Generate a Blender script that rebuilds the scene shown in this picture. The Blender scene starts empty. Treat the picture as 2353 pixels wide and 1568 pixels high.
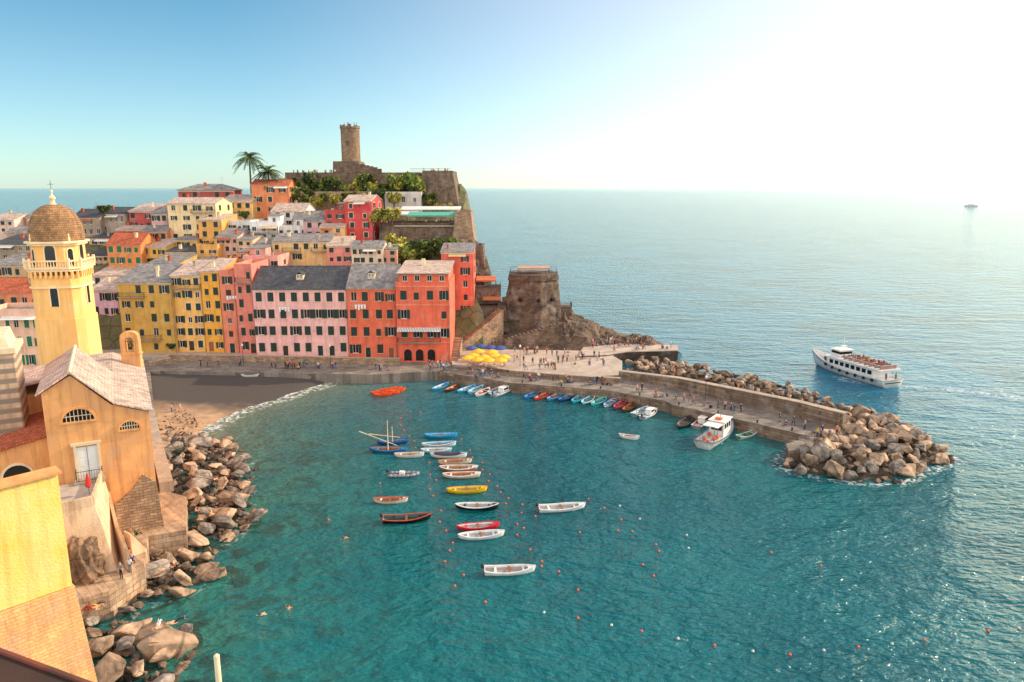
import bpy, bmesh, math, random
from math import *
from mathutils import Vector, Matrix, noise
random.seed(7)
SC=bpy.context.scene; C=SC.collection
F=1699.0; TH=atan(352/F); ct,st=cos(TH),sin(TH); CZ=40.0
Z=Vector((0,0,1))
# ---------- survey helpers: a sighting (px,py) in the photo cut with a level z or a distance Y
def ray(px,py):
    x=(px-1176.5)/F; y=-(py-784)/F
    return Vector((x,ct+y*st,-st+y*ct))
def P(px,py,z=0.0):
    d=ray(px,py); t=(z-CZ)/d.z; return Vector((d.x*t,d.y*t,z))
def D(px,py,Y):
    d=ray(px,py); t=Y/d.y; return Vector((d.x*t,Y,CZ+d.z*t))
def PX(v):
    dc=v.y*ct-(v.z-CZ)*st; return 1176.5+F*v.x/dc
def hillY(py):
    d=ray(1176,py); s=d.z/d.y
    return (CZ+57.7)/(0.42-s)
# ---------- materials
def lin(c):
    return tuple(((v/255)/12.92 if v/255<=.04045 else ((v/255+.055)/1.055)**2.4) for v in c)
MC={}
def mat(name,c1,c2=None,sc=.6,rough=.85,bump=0.0,bsc=6,streak=0.0,brick=None,mortar=None,rnd=0.0,metal=0,wave=None,crack=0,ygrad=None):
    if name in MC: return MC[name]
    m=bpy.data.materials.new(name); m.use_nodes=True; nt=m.node_tree; N=nt.nodes; L=nt.links
    b=N['Principled BSDF']; b.inputs['Roughness'].default_value=rough; b.inputs['Metallic'].default_value=metal
    a=lin(c1)+(1,); c=(lin(c2)+(1,)) if c2 else tuple(v*.75 for v in a[:3])+(1,)
    tc=N.new('ShaderNodeTexCoord'); O=tc.outputs['Object']
    def noi(scale,vec=O,det=5):
        n=N.new('ShaderNodeTexNoise'); n.inputs['Scale'].default_value=scale; n.inputs['Detail'].default_value=det; n.inputs['Roughness'].default_value=.6
        L.new(vec,n.inputs['Vector']); return n.outputs['Fac']
    def mixc(f,x,y,bt='MIX'):
        n=N.new('ShaderNodeMix'); n.data_type='RGBA'; n.blend_type=bt
        for s,v in ((n.inputs[0],f),(n.inputs[6],x),(n.inputs[7],y)):
            if isinstance(v,(int,float,tuple)): s.default_value=v
            else: L.new(v,s)
        return n.outputs[2]
    def rng(v,a0,a1,b0=0,b1=1):
        n=N.new('ShaderNodeMapRange'); L.new(v,n.inputs[0])
        for i,k in enumerate((a0,a1,b0,b1)): n.inputs[i+1].default_value=k
        return n.outputs[0]
    col=mixc(rng(noi(sc),.35,.68),a,c)
    h=None
    if brick:
        sp=N.new('ShaderNodeSeparateXYZ'); L.new(O,sp.inputs[0]); cb=N.new('ShaderNodeCombineXYZ')
        if brick[2]=='wall':
            ad=N.new('ShaderNodeMath'); ad.operation='ADD'; L.new(sp.outputs[0],ad.inputs[0]); L.new(sp.outputs[1],ad.inputs[1])
            L.new(ad.outputs[0],cb.inputs[0]); L.new(sp.outputs[2],cb.inputs[1])
        else:
            L.new(sp.outputs[0],cb.inputs[0]); L.new(sp.outputs[1],cb.inputs[1])
        ns=N.new('ShaderNodeTexNoise'); ns.inputs['Scale'].default_value=1.2; L.new(O,ns.inputs['Vector'])
        vm=N.new('ShaderNodeVectorMath'); vm.operation='MULTIPLY_ADD'; L.new(ns.outputs['Color'],vm.inputs[0]); vm.inputs[1].default_value=(.22,.22,0); L.new(cb.outputs[0],vm.inputs[2])
        br=N.new('ShaderNodeTexBrick'); L.new(vm.outputs[0],br.inputs['Vector']); br.inputs['Scale'].default_value=1
        br.inputs['Brick Width'].default_value=brick[0]; br.inputs['Row Height'].default_value=brick[1]; br.inputs['Mortar Size'].default_value=.035
        br.inputs['Color1'].default_value=(.72,.72,.72,1); br.inputs['Color2'].default_value=(1.28,1.24,1.18,1); mo=mortar or (.5,.5,.5,1); br.inputs['Mortar'].default_value=mo
        if mortar: br.inputs['Color1'].default_value=(.88,.88,.88,1); br.inputs['Color2'].default_value=(1.1,1.08,1.05,1)
        col=mixc(1.0,col,br.outputs['Color'],'MULTIPLY'); h=br.outputs['Fac']
    if streak:
        mp=N.new('ShaderNodeMapping'); mp.inputs['Scale'].default_value=(1.6,1.6,.14); L.new(O,mp.inputs['Vector'])
        s=rng(noi(1.0,mp.outputs[0],6),.48,.72,0,streak)
        col=mixc(s,col,mixc(1.0,col,(.56,.48,.42,1),'MULTIPLY'))
        s2=rng(noi(.35,O,8),.52,.75,0,streak*.8); col=mixc(s2,col,mixc(.45,col,(.82,.72,.6,1)))
    if rnd:
        oi=N.new('ShaderNodeObjectInfo'); k=rng(oi.outputs['Random'],0,1,1-rnd,1+rnd)
        cb2=N.new('ShaderNodeCombineColor'); [L.new(k,cb2.inputs[i]) for i in range(3)]
        col=mixc(1.0,col,cb2.outputs[0],'MULTIPLY')
    if crack:
        v=N.new('ShaderNodeTexVoronoi'); v.feature='DISTANCE_TO_EDGE'; v.inputs['Scale'].default_value=crack; L.new(O,v.inputs['Vector'])
        k=rng(v.outputs['Distance'],0,.06,.45,1); cb3=N.new('ShaderNodeCombineColor'); [L.new(k,cb3.inputs[i]) for i in range(3)]
        col=mixc(1.0,col,cb3.outputs[0],'MULTIPLY')
    if wave:
        w=N.new('ShaderNodeTexWave'); w.bands_direction=wave[0]; w.inputs['Scale'].default_value=wave[1]; L.new(O,w.inputs['Vector'])
        col=mixc(rng(w.outputs['Fac'],.3,.7),col,wave[2])
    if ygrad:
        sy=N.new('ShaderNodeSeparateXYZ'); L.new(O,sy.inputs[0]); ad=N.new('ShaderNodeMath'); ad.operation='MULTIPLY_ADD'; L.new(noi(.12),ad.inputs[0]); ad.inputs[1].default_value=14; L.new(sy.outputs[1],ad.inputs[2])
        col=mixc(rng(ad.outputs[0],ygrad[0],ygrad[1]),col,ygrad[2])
    L.new(col,b.inputs['Base Color'])
    if bump:
        bp=N.new('ShaderNodeBump'); bp.inputs['Strength'].default_value=.7; bp.inputs['Distance'].default_value=bump
        L.new(noi(bsc),bp.inputs['Height']); last=bp
        if h:
            b2=N.new('ShaderNodeBump'); b2.inputs['Strength'].default_value=.6; b2.inputs['Distance'].default_value=bump; b2.invert=True
            L.new(h,b2.inputs['Height']); L.new(bp.outputs[0],b2.inputs['Normal']); last=b2
        L.new(last.outputs[0],b.inputs['Normal'])
    MC[name]=m; return m
def plaster(c,st_=.6):
    c=tuple(int(v+(255-v)*.08) for v in c)
    return mat('plaster_%d_%d_%d'%c,c,tuple(int(v*.88) for v in c),sc=.45,bump=.03,bsc=9,streak=st_)
STONE=mat('dark_stone',(142,116,94),(88,72,60),sc=.5,bump=.15,brick=(.9,.38,'wall'),streak=.5)
STONE2=mat('warm_stone',(190,156,122),(142,114,92),sc=.6,bump=.1,brick=(.8,.32,'wall'),streak=.4)
SLATE=mat('slate',(160,154,150),(112,108,110),sc=.9,bump=.05,brick=(.5,.34,'roof'),rough=.75,streak=.3)
DSLATE=mat('dark_slate',(86,86,92),(60,60,66),sc=.9,bump=.05,brick=(.5,.34,'roof'),rough=.75)
PSLATE=mat('pale_slate',(216,190,172),(172,150,140),sc=.9,bump=.05,brick=(.6,.4,'roof'),rough=.8,streak=.3)
TILE=mat('clay_tile',(206,104,66),(166,84,56),sc=1.5,bump=.05,brick=(.3,.45,'roof'))
CONC=mat('concrete',(192,172,152),(146,128,112),sc=.35,bump=.05,streak=.7)
PAVE=mat('paving',(194,176,160),(160,144,130),sc=.25,bump=.02,streak=.5)
DECK=mat('deck_stone',(140,128,118),(106,98,90),sc=.3,bump=.03,brick=(1.6,1.0,'roof'))
QWALL=mat('quay_stone',(150,124,102),(104,86,72),sc=.5,bump=.1,brick=(1.3,.5,'wall'),streak=.7)
GLASS=mat('window_glass',(26,30,34),(16,20,24),rough=.15)
WHITE=mat('white_paint',(236,232,224),(216,212,204),rough=.5)
CREAM=mat('cream_trim',(238,216,180),(218,192,156),rough=.8,streak=.3)
IRON=mat('dark_iron',(46,44,44),(30,30,30),rough=.6)
STEEL=mat('grey_metal',(150,150,150),(120,120,120),rough=.4,metal=.6)
SH={'green':mat('green_shutter',(34,66,52),(24,50,42),rough=.6,wave=('Z',3.0,(.008,.018,.014,1))),
    'brown':mat('brown_shutter',(84,58,42),(60,42,32),rough=.6,wave=('Z',3.0,(.02,.012,.01,1))),
    'lgreen':mat('bright_green_shutter',(30,130,90),(24,106,76),rough=.6,wave=('Z',3.0,(.01,.08,.04,1)))}
ROCKM=mat('boulder_rock',(200,166,134),(116,92,76),sc=1.1,bump=.2,bsc=3.5,rnd=.35,crack=.6)
ROCKG=mat('grey_boulder_rock',(164,148,134),(90,80,72),sc=1.1,bump=.2,bsc=3.5,rnd=.35,crack=.6)
ROCKS=mat('small_stone_rock',(140,114,92),(78,64,54),sc=.8,bump=.12,bsc=4)
ROCKD=mat('cliff_rock',(120,96,76),(58,48,40),sc=.25,bump=.5,bsc=.9,crack=.35)
BEDM=mat('shore_gravel',(94,76,60),(46,38,32),sc=.9,bump=.25,bsc=2.5,crack=1.2)
WOOD=mat('varnished_wood',(170,102,54),(130,76,42),rough=.4,wave=('Y',4.0,(.2,.08,.03,1)))
# ---------- mesh helpers
def box(bm,x0,x1,y0,y1,z0,z1,mi=0):
    v=[bm.verts.new(p) for p in ((x0,y0,z0),(x1,y0,z0),(x1,y1,z0),(x0,y1,z0),(x0,y0,z1),(x1,y0,z1),(x1,y1,z1),(x0,y1,z1))]
    for f in ((0,3,2,1),(4,5,6,7),(0,1,5,4),(1,2,6,5),(2,3,7,6),(3,0,4,7)):
        bm.faces.new([v[i] for i in f]).material_index=mi
def prism(bm,pts,z0,z1,mi=0,top=None):
    a=[bm.verts.new((p[0],p[1],z0)) for p in pts]; t=top or pts
    b=[bm.verts.new((p[0],p[1],z1)) for p in t]; n=len(pts)
    bm.faces.new(a).material_index=mi; bm.faces.new(b).material_index=mi
    for i in range(n): bm.faces.new((a[i],a[(i+1)%n],b[(i+1)%n],b[i])).material_index=mi
def slab(bm,pts,t,mi=0):
    a=[bm.verts.new(p) for p in pts]; b=[bm.verts.new((p[0],p[1],p[2]-t)) for p in pts]; n=len(pts)
    bm.faces.new(a).material_index=mi; bm.faces.new(b).material_index=mi
    for i in range(n): bm.faces.new((a[i],a[(i+1)%n],b[(i+1)%n],b[i])).material_index=mi
def tube(bm,p0,p1,r0,r1=None,n=8,mi=0):
    p0=Vector(p0); p1=Vector(p1); r1=r0 if r1 is None else r1
    d=(p1-p0).normalized(); x=d.orthogonal().normalized(); y=d.cross(x)
    a=[bm.verts.new(p0+(x*cos(2*pi*i/n)+y*sin(2*pi*i/n))*r0) for i in range(n)]
    b=[bm.verts.new(p1+(x*cos(2*pi*i/n)+y*sin(2*pi*i/n))*r1) for i in range(n)]
    bm.faces.new(a).material_index=mi; bm.faces.new(b).material_index=mi
    for i in range(n): bm.faces.new((a[i],a[(i+1)%n],b[(i+1)%n],b[i])).material_index=mi
def lathe(bm,prof,n=16,c=(0,0,0),mi=0):
    R=[]
    for r,z in prof: R.append([bm.verts.new((c[0]+r*cos(2*pi*i/n),c[1]+r*sin(2*pi*i/n),c[2]+z)) for i in range(n)])
    for k in range(len(R)-1):
        for i in range(n): bm.faces.new((R[k][i],R[k][(i+1)%n],R[k+1][(i+1)%n],R[k+1][i])).material_index=mi
    bm.faces.new(R[0]).material_index=mi; bm.faces.new(R[-1]).material_index=mi
def obj(name,bm,mats,parent=None,smooth=False,loc=None,rotz=0,kind=None):
    bmesh.ops.recalc_face_normals(bm,faces=bm.faces)
    me=bpy.data.meshes.new(name); bm.to_mesh(me); bm.free()
    for m in (mats if isinstance(mats,(list,tuple)) else [mats]): me.materials.append(m)
    if smooth: me.polygons.foreach_set('use_smooth',[True]*len(me.polygons))
    o=bpy.data.objects.new(name,me); C.objects.link(o)
    if parent: o.parent=parent
    if loc is not None: o.location=loc
    o.rotation_euler.z=rotz
    if kind: o['kind']=kind
    return o
def tag(o,label,cat,group=None):
    o['label']=label; o['category']=cat
    if group: o['group']=group
    return o
def thing(name,label,cat,loc=(0,0,0),rotz=0,group=None):
    o=bpy.data.objects.new(name,None); C.objects.link(o); o.location=loc; o.rotation_euler=(0,0,rotz); o.empty_display_size=.5
    return tag(o,label,cat,group)
def inst(name,me,parent=None,loc=(0,0,0),rotz=0):
    o=bpy.data.objects.new(name,me); C.objects.link(o); o.parent=parent; o.location=loc; o.rotation_euler=(0,0,rotz); return o
def copy_tree(o,parent=None):
    c=o.copy(); C.objects.link(c); c.parent=parent
    for ch in list(o.children): copy_tree(ch,c)
    return c
def nb(): return bmesh.new()
REG=[]
def reg(o,base,cat,group):
    o['category']=cat; o['group']=group; REG.append((o,base)); return o
def inside(x,y,poly):
    r=False; n=len(poly); j=n-1
    for i in range(n):
        xi,yi=poly[i][0],poly[i][1]; xj,yj=poly[j][0],poly[j][1]
        if (yi>y)!=(yj>y) and x<(xj-xi)*(y-yi)/(yj-yi)+xi: r=not r
        j=i
    return r
def ldist(x,y,pl,closed=False):
    m=1e9; n=len(pl)
    for i in range(n if closed else n-1):
        ax,ay=pl[i][0],pl[i][1]; bx,by=pl[(i+1)%n][0],pl[(i+1)%n][1]
        dx,dy=bx-ax,by-ay; t=((x-ax)*dx+(y-ay)*dy)/(dx*dx+dy*dy+1e-9); t=max(0,min(1,t))
        m=min(m,hypot(x-ax-t*dx,y-ay-t*dy))
    return m
# ---------- camera, light, sky
cam=bpy.data.cameras.new('camera'); co=bpy.data.objects.new('camera',cam); C.objects.link(co); SC.camera=co
co.location=(0,0,CZ); co.rotation_euler=(pi/2-TH,0,0); cam.sensor_width=36; cam.lens=F/2353*36; cam.clip_end=120000; cam.clip_start=.5
AZ=radians(68); EL=radians(26)
sd=Vector((sin(AZ)*cos(EL),cos(AZ)*cos(EL),sin(EL)))
sl=bpy.data.lights.new('sun','SUN'); sl.energy=5; sl.angle=radians(.6); sl.color=(1,.82,.58)
so=bpy.data.objects.new('sun',sl); C.objects.link(so); so.rotation_euler=sd.to_track_quat('Z','Y').to_euler()
w=bpy.data.worlds.new('World'); SC.world=w; w.use_nodes=True; nt=w.node_tree; bg=nt.nodes['Background']; N=nt.nodes; L=nt.links
sk=N.new('ShaderNodeTexSky'); sk.sky_type='NISHITA'; sk.sun_disc=False; sk.sun_elevation=EL; sk.sun_rotation=AZ
sk.air_density=1.0; sk.dust_density=.3; sk.ozone_density=2.0
STR_=.14
def wmix(x,y,bt,f=1.0):
    n=N.new('ShaderNodeMix'); n.data_type='RGBA'; n.blend_type=bt
    for s,v in ((n.inputs[0],f),(n.inputs[6],x),(n.inputs[7],y)):
        if isinstance(v,(int,float,tuple)): s.default_value=v
        else: L.new(v,s)
    return n.outputs[2]
tcw=N.new('ShaderNodeTexCoord')
def lobe(v,a0,p,col):
    v=Vector(v).normalized(); d=N.new('ShaderNodeVectorMath'); d.operation='DOT_PRODUCT'; L.new(tcw.outputs['Generated'],d.inputs[0]); d.inputs[1].default_value=v
    r=N.new('ShaderNodeMapRange'); L.new(d.outputs['Value'],r.inputs[0]); r.inputs[1].default_value=a0; r.inputs[2].default_value=1.0
    q=N.new('ShaderNodeMath'); q.operation='POWER'; L.new(r.outputs[0],q.inputs[0]); q.inputs[1].default_value=p
    cbn=N.new('ShaderNodeCombineColor')
    for i in range(3):
        m=N.new('ShaderNodeMath'); m.operation='MULTIPLY'; L.new(q.outputs[0],m.inputs[0]); m.inputs[1].default_value=col[i]/STR_; L.new(m.outputs[0],cbn.inputs[i])
    return cbn.outputs[0]
col=wmix(sk.outputs[0],(.56,1.0,1.06,1),'MULTIPLY')
col=wmix(col,lobe((sin(radians(60)),cos(radians(60)),.3),.2,1.5,(1.1,.66,.42)),'ADD')      # haze glow round the low sun
col=wmix(col,lobe((0,-1,.5),-.15,1.0,(1.6,1.38,1.15)),'ADD')                                   # fill glow added to the sky behind the camera to brighten shaded facades
sx=N.new('ShaderNodeSeparateXYZ'); L.new(tcw.outputs['Generated'],sx.inputs[0]); ab=N.new('ShaderNodeMath'); ab.operation='ABSOLUTE'; L.new(sx.outputs[2],ab.inputs[0])
mr=N.new('ShaderNodeMapRange'); L.new(ab.outputs[0],mr.inputs[0]); mr.inputs[1].default_value=.26; mr.inputs[2].default_value=0.0
pw=N.new('ShaderNodeMath'); pw.operation='POWER'; L.new(mr.outputs[0],pw.inputs[0]); pw.inputs[1].default_value=1.5
cbn=N.new('ShaderNodeCombineColor')
for i,k in enumerate((.33,.22,.28)):
    m=N.new('ShaderNodeMath'); m.operation='MULTIPLY'; L.new(pw.outputs[0],m.inputs[0]); m.inputs[1].default_value=k/STR_; L.new(m.outputs[0],cbn.inputs[i])
col=wmix(col,cbn.outputs[0],'ADD')
L.new(col,bg.inputs[0]); bg.inputs[1].default_value=STR_
SC.view_settings.view_transform='Standard'; SC.view_settings.look='None'; SC.view_settings.exposure=0
# ---------- key lines
beachW=[P(*p) for p in ((430,1012),(465,987),(505,962),(560,940),(640,915),(705,893),(780,872))]
rockOut=[P(*p) for p in ((440,1000),(520,1015),(575,1050),(585,1090),(578,1150),(592,1195),(545,1240),(495,1265),(500,1330),(430,1372),(340,1392),(300,1420),(330,1450),(440,1455),(442,1520),(400,1568),(380,1640))]
quayW=[P(780,872),P(1005,864),P(1190,898),P(1520,950),P(1815,1020)]
tipPoly=[P(*p) for p in ((1800,1045),(1780,1072),(1860,1098),(1990,1112),(2060,1115),(2130,1085),(2205,1060),(2120,1010),(2040,965),(1965,950),(1900,985))]
stripPoly=[P(*p) for p in ((1440,862),(1445,836),(1560,844),(1700,872),(1850,909),(1985,960),(1950,975),(1700,915),(1560,882))]
ferryC=P(1962,872); wake=[P(2050,884),P(2140,893),P(2240,902),P(2360,916),P(2600,940)]
# ---------- sea
def sea():
    xs=[-60000,-20000,-6000,-2000,-700,-300,-160,-110]+[-80+1.3*i for i in range(165)]+[150,190,260,400,800,2000,6000,20000,60000]
    ys=[-300,-60,0,20]+[36+1.3*i for i in range(112)]+[190,205,230,280,400,700,1500,4000,12000,30000,90000]
    bm=nb(); la=bm.verts.layers.float_color.new('zone'); G=[]
    for y in ys:
        row=[]
        for x in xs:
            v=bm.verts.new((x,y,0)); s=r=f=0.0
            if -90<x<160 and 30<y<190:
                db=ldist(x,y,beachW); dr=ldist(x,y,rockOut)
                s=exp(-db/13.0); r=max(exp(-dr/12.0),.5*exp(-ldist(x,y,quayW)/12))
                f=max(.66*exp(-(db/3.6)**2),.3*exp(-(dr/.9)**2))
                dt=ldist(x,y,tipPoly,True); f=max(f,.5*exp(-(dt/1.3)**2))
                if x>55:
                    dw=ldist(x,y,wake); sp=1.1+max(0,x-78)*.08; f=max(f,(.6-.004*max(0,x-78))*exp(-(dw/sp)**2))
                    f=max(f,.45*exp(-(hypot(x-ferryC.x,y-ferryC.y)/5)**4))
            hb=max(0,min(1,(165-y-max(0,x-30)*.7)/60+.2))
            v[la]=(s,r,f,hb); row.append(v)
        G.append(row)
    for j in range(len(ys)-1):
        for i in range(len(xs)-1): bm.faces.new((G[j][i],G[j][i+1],G[j+1][i+1],G[j+1][i]))
    m=bpy.data.materials.new('sea_water'); m.use_nodes=True; nt=m.node_tree; N=nt.nodes; L=nt.links; b=N['Principled BSDF']
    b.inputs['IOR'].default_value=1.33; b.inputs['Roughness'].default_value=.08
    at=N.new('ShaderNodeAttribute'); at.attribute_name='zone'; sp=N.new('ShaderNodeSeparateColor'); L.new(at.outputs['Color'],sp.inputs[0])
    g=N.new('ShaderNodeNewGeometry'); pos=g.outputs['Position']
    def mixc(f,x,y):
        n=N.new('ShaderNodeMix'); n.data_type='RGBA'
        for s,v in ((n.inputs[0],f),(n.inputs[6],x),(n.inputs[7],y)):
            if isinstance(v,(int,float,tuple)): s.default_value=v
            else: L.new(v,s)
        return n.outputs[2]
    def noi(scale,mp=(1,1,1),det=3,rot=0.5,dist=0):
        q=N.new('ShaderNodeMapping'); q.inputs['Scale'].default_value=mp; q.inputs['Rotation'].default_value=(0,0,rot); L.new(pos,q.inputs['Vector'])
        n=N.new('ShaderNodeTexNoise'); n.inputs['Scale'].default_value=scale; n.inputs['Detail'].default_value=det; n.inputs['Distortion'].default_value=dist; L.new(q.outputs[0],n.inputs['Vector']); return n.outputs['Fac']
    def rng(v,a0,a1,b0=0,b1=1):
        n=N.new('ShaderNodeMapRange'); L.new(v,n.inputs[0])
        for i,k in enumerate((a0,a1,b0,b1)): n.inputs[i+1].default_value=k
        return n.outputs[0]
    def mth(op,x,y):
        n=N.new('ShaderNodeMath'); n.operation=op
        for s,v in ((n.inputs[0],x),(n.inputs[1],y)):
            if isinstance(v,(int,float)): s.default_value=v
            else: L.new(v,s)
        return n.outputs[0]
    outer=(.002,.16,.27,1); harb=(.0,.12,.14,1)
    c=mixc(at.outputs['Alpha'],outer,harb)
    c=mixc(rng(noi(.03,det=4),.42,.68,0,.6),c,(.0,.05,.075,1))
    c=mixc(mth('MULTIPLY',sp.outputs[1],rng(noi(.16,det=6,dist=.6),.38,.6,.3,1)),c,(.03,.17,.13,1))
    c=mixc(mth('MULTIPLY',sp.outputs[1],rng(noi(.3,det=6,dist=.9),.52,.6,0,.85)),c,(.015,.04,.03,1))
    c=mixc(sp.outputs[0],c,(.17,.19,.12,1))
    fo=mth('MULTIPLY',sp.outputs[2],rng(noi(.8,det=8,dist=1.6),.38,.64))
    fo=rng(fo,.16,.5); c=mixc(fo,c,(.7,.71,.69,1)); L.new(c,b.inputs['Base Color'])
    L.new(rng(fo,0,1,.08,.8),b.inputs['Roughness'])
    prev=None
    for s,mp,dist,det,rot in ((.1,(1,2.2,1),1.2,2,.35),(.38,(1,1.9,1),.8,3,.1),(1.1,(1,1.7,1),.42,4,-.25)):
        bp=N.new('ShaderNodeBump'); bp.inputs['Strength'].default_value=1; bp.inputs['Distance'].default_value=dist
        L.new(noi(s,mp,det,rot),bp.inputs['Height'])
        if prev: L.new(prev.outputs[0],bp.inputs['Normal'])
        prev=bp
    L.new(prev.outputs[0],b.inputs['Normal'])
    o=obj('sea',bm,m,kind='structure'); return o
sea()
# ---------- terrain
def lerp(a,b,t): return a+(b-a)*max(0,min(1,t))
def hillz(x,y):
    cap=26 if x<-115 else lerp(26,33,(x+115)/25) if x<-90 else lerp(33,40,(x+90)/22) if x<-68 else 41
    z=2+max(0,min(1,(y-171)/6))*10
    if y>177: z=12+(y-177)*.44
    z=min(z,cap)
    if y>252: z-=(y-252)*2.2
    xe=-9-(y-190)*.12
    if x>xe: z-=(x-xe)*5
    n=noise.noise(Vector((x*.15,y*.15,z*.12)))*1.6+noise.noise(Vector((x*.5,y*.5,z*.4)))*.6
    return max(z+n,-3)
bm=nb(); G=[]
nx,ny=110,60
for j in range(ny+1):
    y=170+j*1.8; row=[]
    for i in range(nx+1):
        x=-190+i*1.75 if i<90 else -32.5+(i-90)*1.6
        row.append(bm.verts.new((x+noise.noise(Vector((x*.3,y*.3,1)))*.8,y,hillz(x,y))))
    G.append(row)
for j in range(ny):
    for i in range(nx): bm.faces.new((G[j][i],G[j][i+1],G[j+1][i+1],G[j+1][i]))
HILLM=mat('hill_ground',(124,108,76),(80,88,50),sc=.2,bump=.4,bsc=.9,crack=.3)
obj('hillside',bm,HILLM,kind='structure')
# rocky cliff masses under the castle's seaward edge
def cliff(px,py,Y,sx_,sy_,sz_,k):
    bm=nb(); bmesh.ops.create_icosphere(bm,subdivisions=5,radius=1)
    for v in bm.verts:
        c_=v.co.copy(); r_=abs(((c_.x*2.2+c_.z*2.6+k)*.9)%1-.5)*.3; c_*=1+r_*.5+noise.noise(c_*1.7+Vector((k,0,0)))*.4+noise.noise(c_*5)*.13
        v.co=Vector((c_.x*sx_,c_.y*sy_,c_.z*sz_))
    obj('cliff',bm,ROCKD,loc=D(px,py,Y),kind='structure')
cliff(1064,585,208,3.6,6,5.5,1); cliff(1096,650,193,3.8,6,6,3); cliff(1078,600,201,4.2,6,5.5,5); cliff(1044,512,232,3.6,8,5,7); cliff(1298,745,188,3.2,5,4,9); cliff(1130,752,183,4.5,4,4.2,11)
seg=[(0,190),(14,187)]; seg2=[(14,187),(31,180)]
bm=nb(); G=[]
for j in range(70):
    y=166+j*.65; row=[]
    for i in range(120):
        x=-20+i*.53
        d1=ldist(x,y,seg); d2=ldist(x,y,seg2)
        z=max(6.6-.55*max(0,d1-5.5),3.6-.5*max(0,d2-2.5))
        z+=noise.noise(Vector((x*.22,y*.22,0)))*1.2+noise.noise(Vector((x*.8,y*.8,4)))*.6
        q=z*1.3+ (x*.25); z=(floor(q)+min(1,(q-floor(q))*3) - x*.25)/1.3
        if y<176.5 and x<29: z=min(z,1.2+max(0,y-174)*.6)
        row.append(bm.verts.new((x,y+noise.noise(Vector((x,y,2)))*.3,max(z,-2))))
    G.append(row)
for j in range(69):
    for i in range(119): bm.faces.new((G[j][i],G[j][i+1],G[j+1][i+1],G[j+1][i]))
obj('rock_outcrop',bm,ROCKD,kind='structure')
BK=[P(*p,1.5) for p in ((290,1000),(315,930),(328,880),(345,852),(480,854),(620,856),(785,860))]
SAND=mat('sand',(198,158,120),(156,124,96),sc=.5,bump=.12,bsc=2.2,ygrad=(131,141,(.07,.056,.048,1)))  # upper beach darkened: shadow of the houses painted into the sand colour
bm=nb(); G=[]
for k in range(len(BK)-1):
    for s in range(6 if k<len(BK)-2 else 7):
        u=s/6; a=BK[k].lerp(BK[k+1],u); b=beachW[k].lerp(beachW[k+1],u); row=[]
        for q in range(14):
            t=q/10; p=a.lerp(b,t); p.z=1.5*(1-t)**.8 if t<=1 else -(t-1)*2.5
            p.z+=noise.noise(Vector((p.x*.4,p.y*.4,0)))*.1
            row.append(bm.verts.new(p))
        G.append(row)
for j in range(len(G)-1):
    for i in range(13): bm.faces.new((G[j][i],G[j][i+1],G[j+1][i+1],G[j+1][i]))
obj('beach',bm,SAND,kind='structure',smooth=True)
qf=[P(345,853,2),P(600,857,2),P(860,861,2),P(1005,853,2)]
bm=nb(); prism(bm,[(-59,117),(-66,131)]+[(p.x,p.y) for p in qf]+[(-14,156),(-8,168),(-8,180),(-190,180),(-190,112)],-2,2)
obj('quay_pavement',bm,[DECK],kind='structure')
bm=nb(); prism(bm,[(-120,163.2),(-17,161.5),(-17,176),(-120,176)],1.9,2.6); obj('upper_street',bm,[PAVE],kind='structure')
deckpx=[(1005,853),(1175,880),(1240,885),(1400,898),(1530,922),(1545,930),(1700,965),(1862,1003),(1806,1020),(1812,1036),(1905,1030),(1990,996),(1955,972),(1700,913),(1560,880),(1440,858),(1425,868),(1300,872),(1180,862),(1120,852),(1040,842)]
dk=[P(x,y,2) for x,y in deckpx]
t=thing('pier','long stone mole curving out from the harbour square with boats moored along it','pier')
bm=nb(); prism(bm,[(p.x,p.y) for p in dk],-2.5,1.9); obj('pier_wall',bm,QWALL,t)
bm=nb(); prism(bm,[(p.x,p.y) for p in dk],1.904,2.0); obj('deck',bm,DECK,t)
sqp=[P(x,y,2.3) for x,y in ((1040,838),(1120,848),(1180,858),(1300,868),(1425,862),(1430,830),(1400,813),(1330,806),(1180,804),(1060,800),(1035,822))]
bm=nb(); prism(bm,[(p.x,p.y) for p in sqp],-2,2.3); obj('harbour_square',bm,PAVE,kind='structure')
def offwall(name,label,pts,w,z0,z1,m,capm=None,cat='wall'):
    t=thing(name,label,cat)
    L=[];R=[]
    for i,p in enumerate(pts):
        a=pts[max(0,i-1)]; b=pts[min(len(pts)-1,i+1)]; d=Vector((b[0]-a[0],b[1]-a[1])).normalized(); n=Vector((-d.y,d.x))
        L.append((p[0]+n.x*w/2,p[1]+n.y*w/2)); R.append((p[0]-n.x*w/2,p[1]-n.y*w/2))
    bm=nb(); zz=lambda i:(z1[i] if isinstance(z1,list) else z1)
    bm2=nb()
    for i in range(len(pts)-1):
        for B,lo,hi in ((bm,z0,0),(bm2,None,.12)):
            q=[L[i],R[i],R[i+1],L[i+1]]; zs=[zz(i),zz(i),zz(i+1),zz(i+1)]
            lowz=[lo]*4 if lo is not None else zs
            v0=[B.verts.new((a[0],a[1],l)) for a,l in zip(q,lowz)]; v1=[B.verts.new((a[0],a[1],h+hi)) for a,h in zip(q,zs)]
            B.faces.new(v0); B.faces.new(v1)
            for k in range(4): B.faces.new((v0[k],v0[(k+1)%4],v1[(k+1)%4],v1[k]))
    obj('wall_body',bm,m,t); obj('coping',bm2,capm or CONC,t); return t
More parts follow.
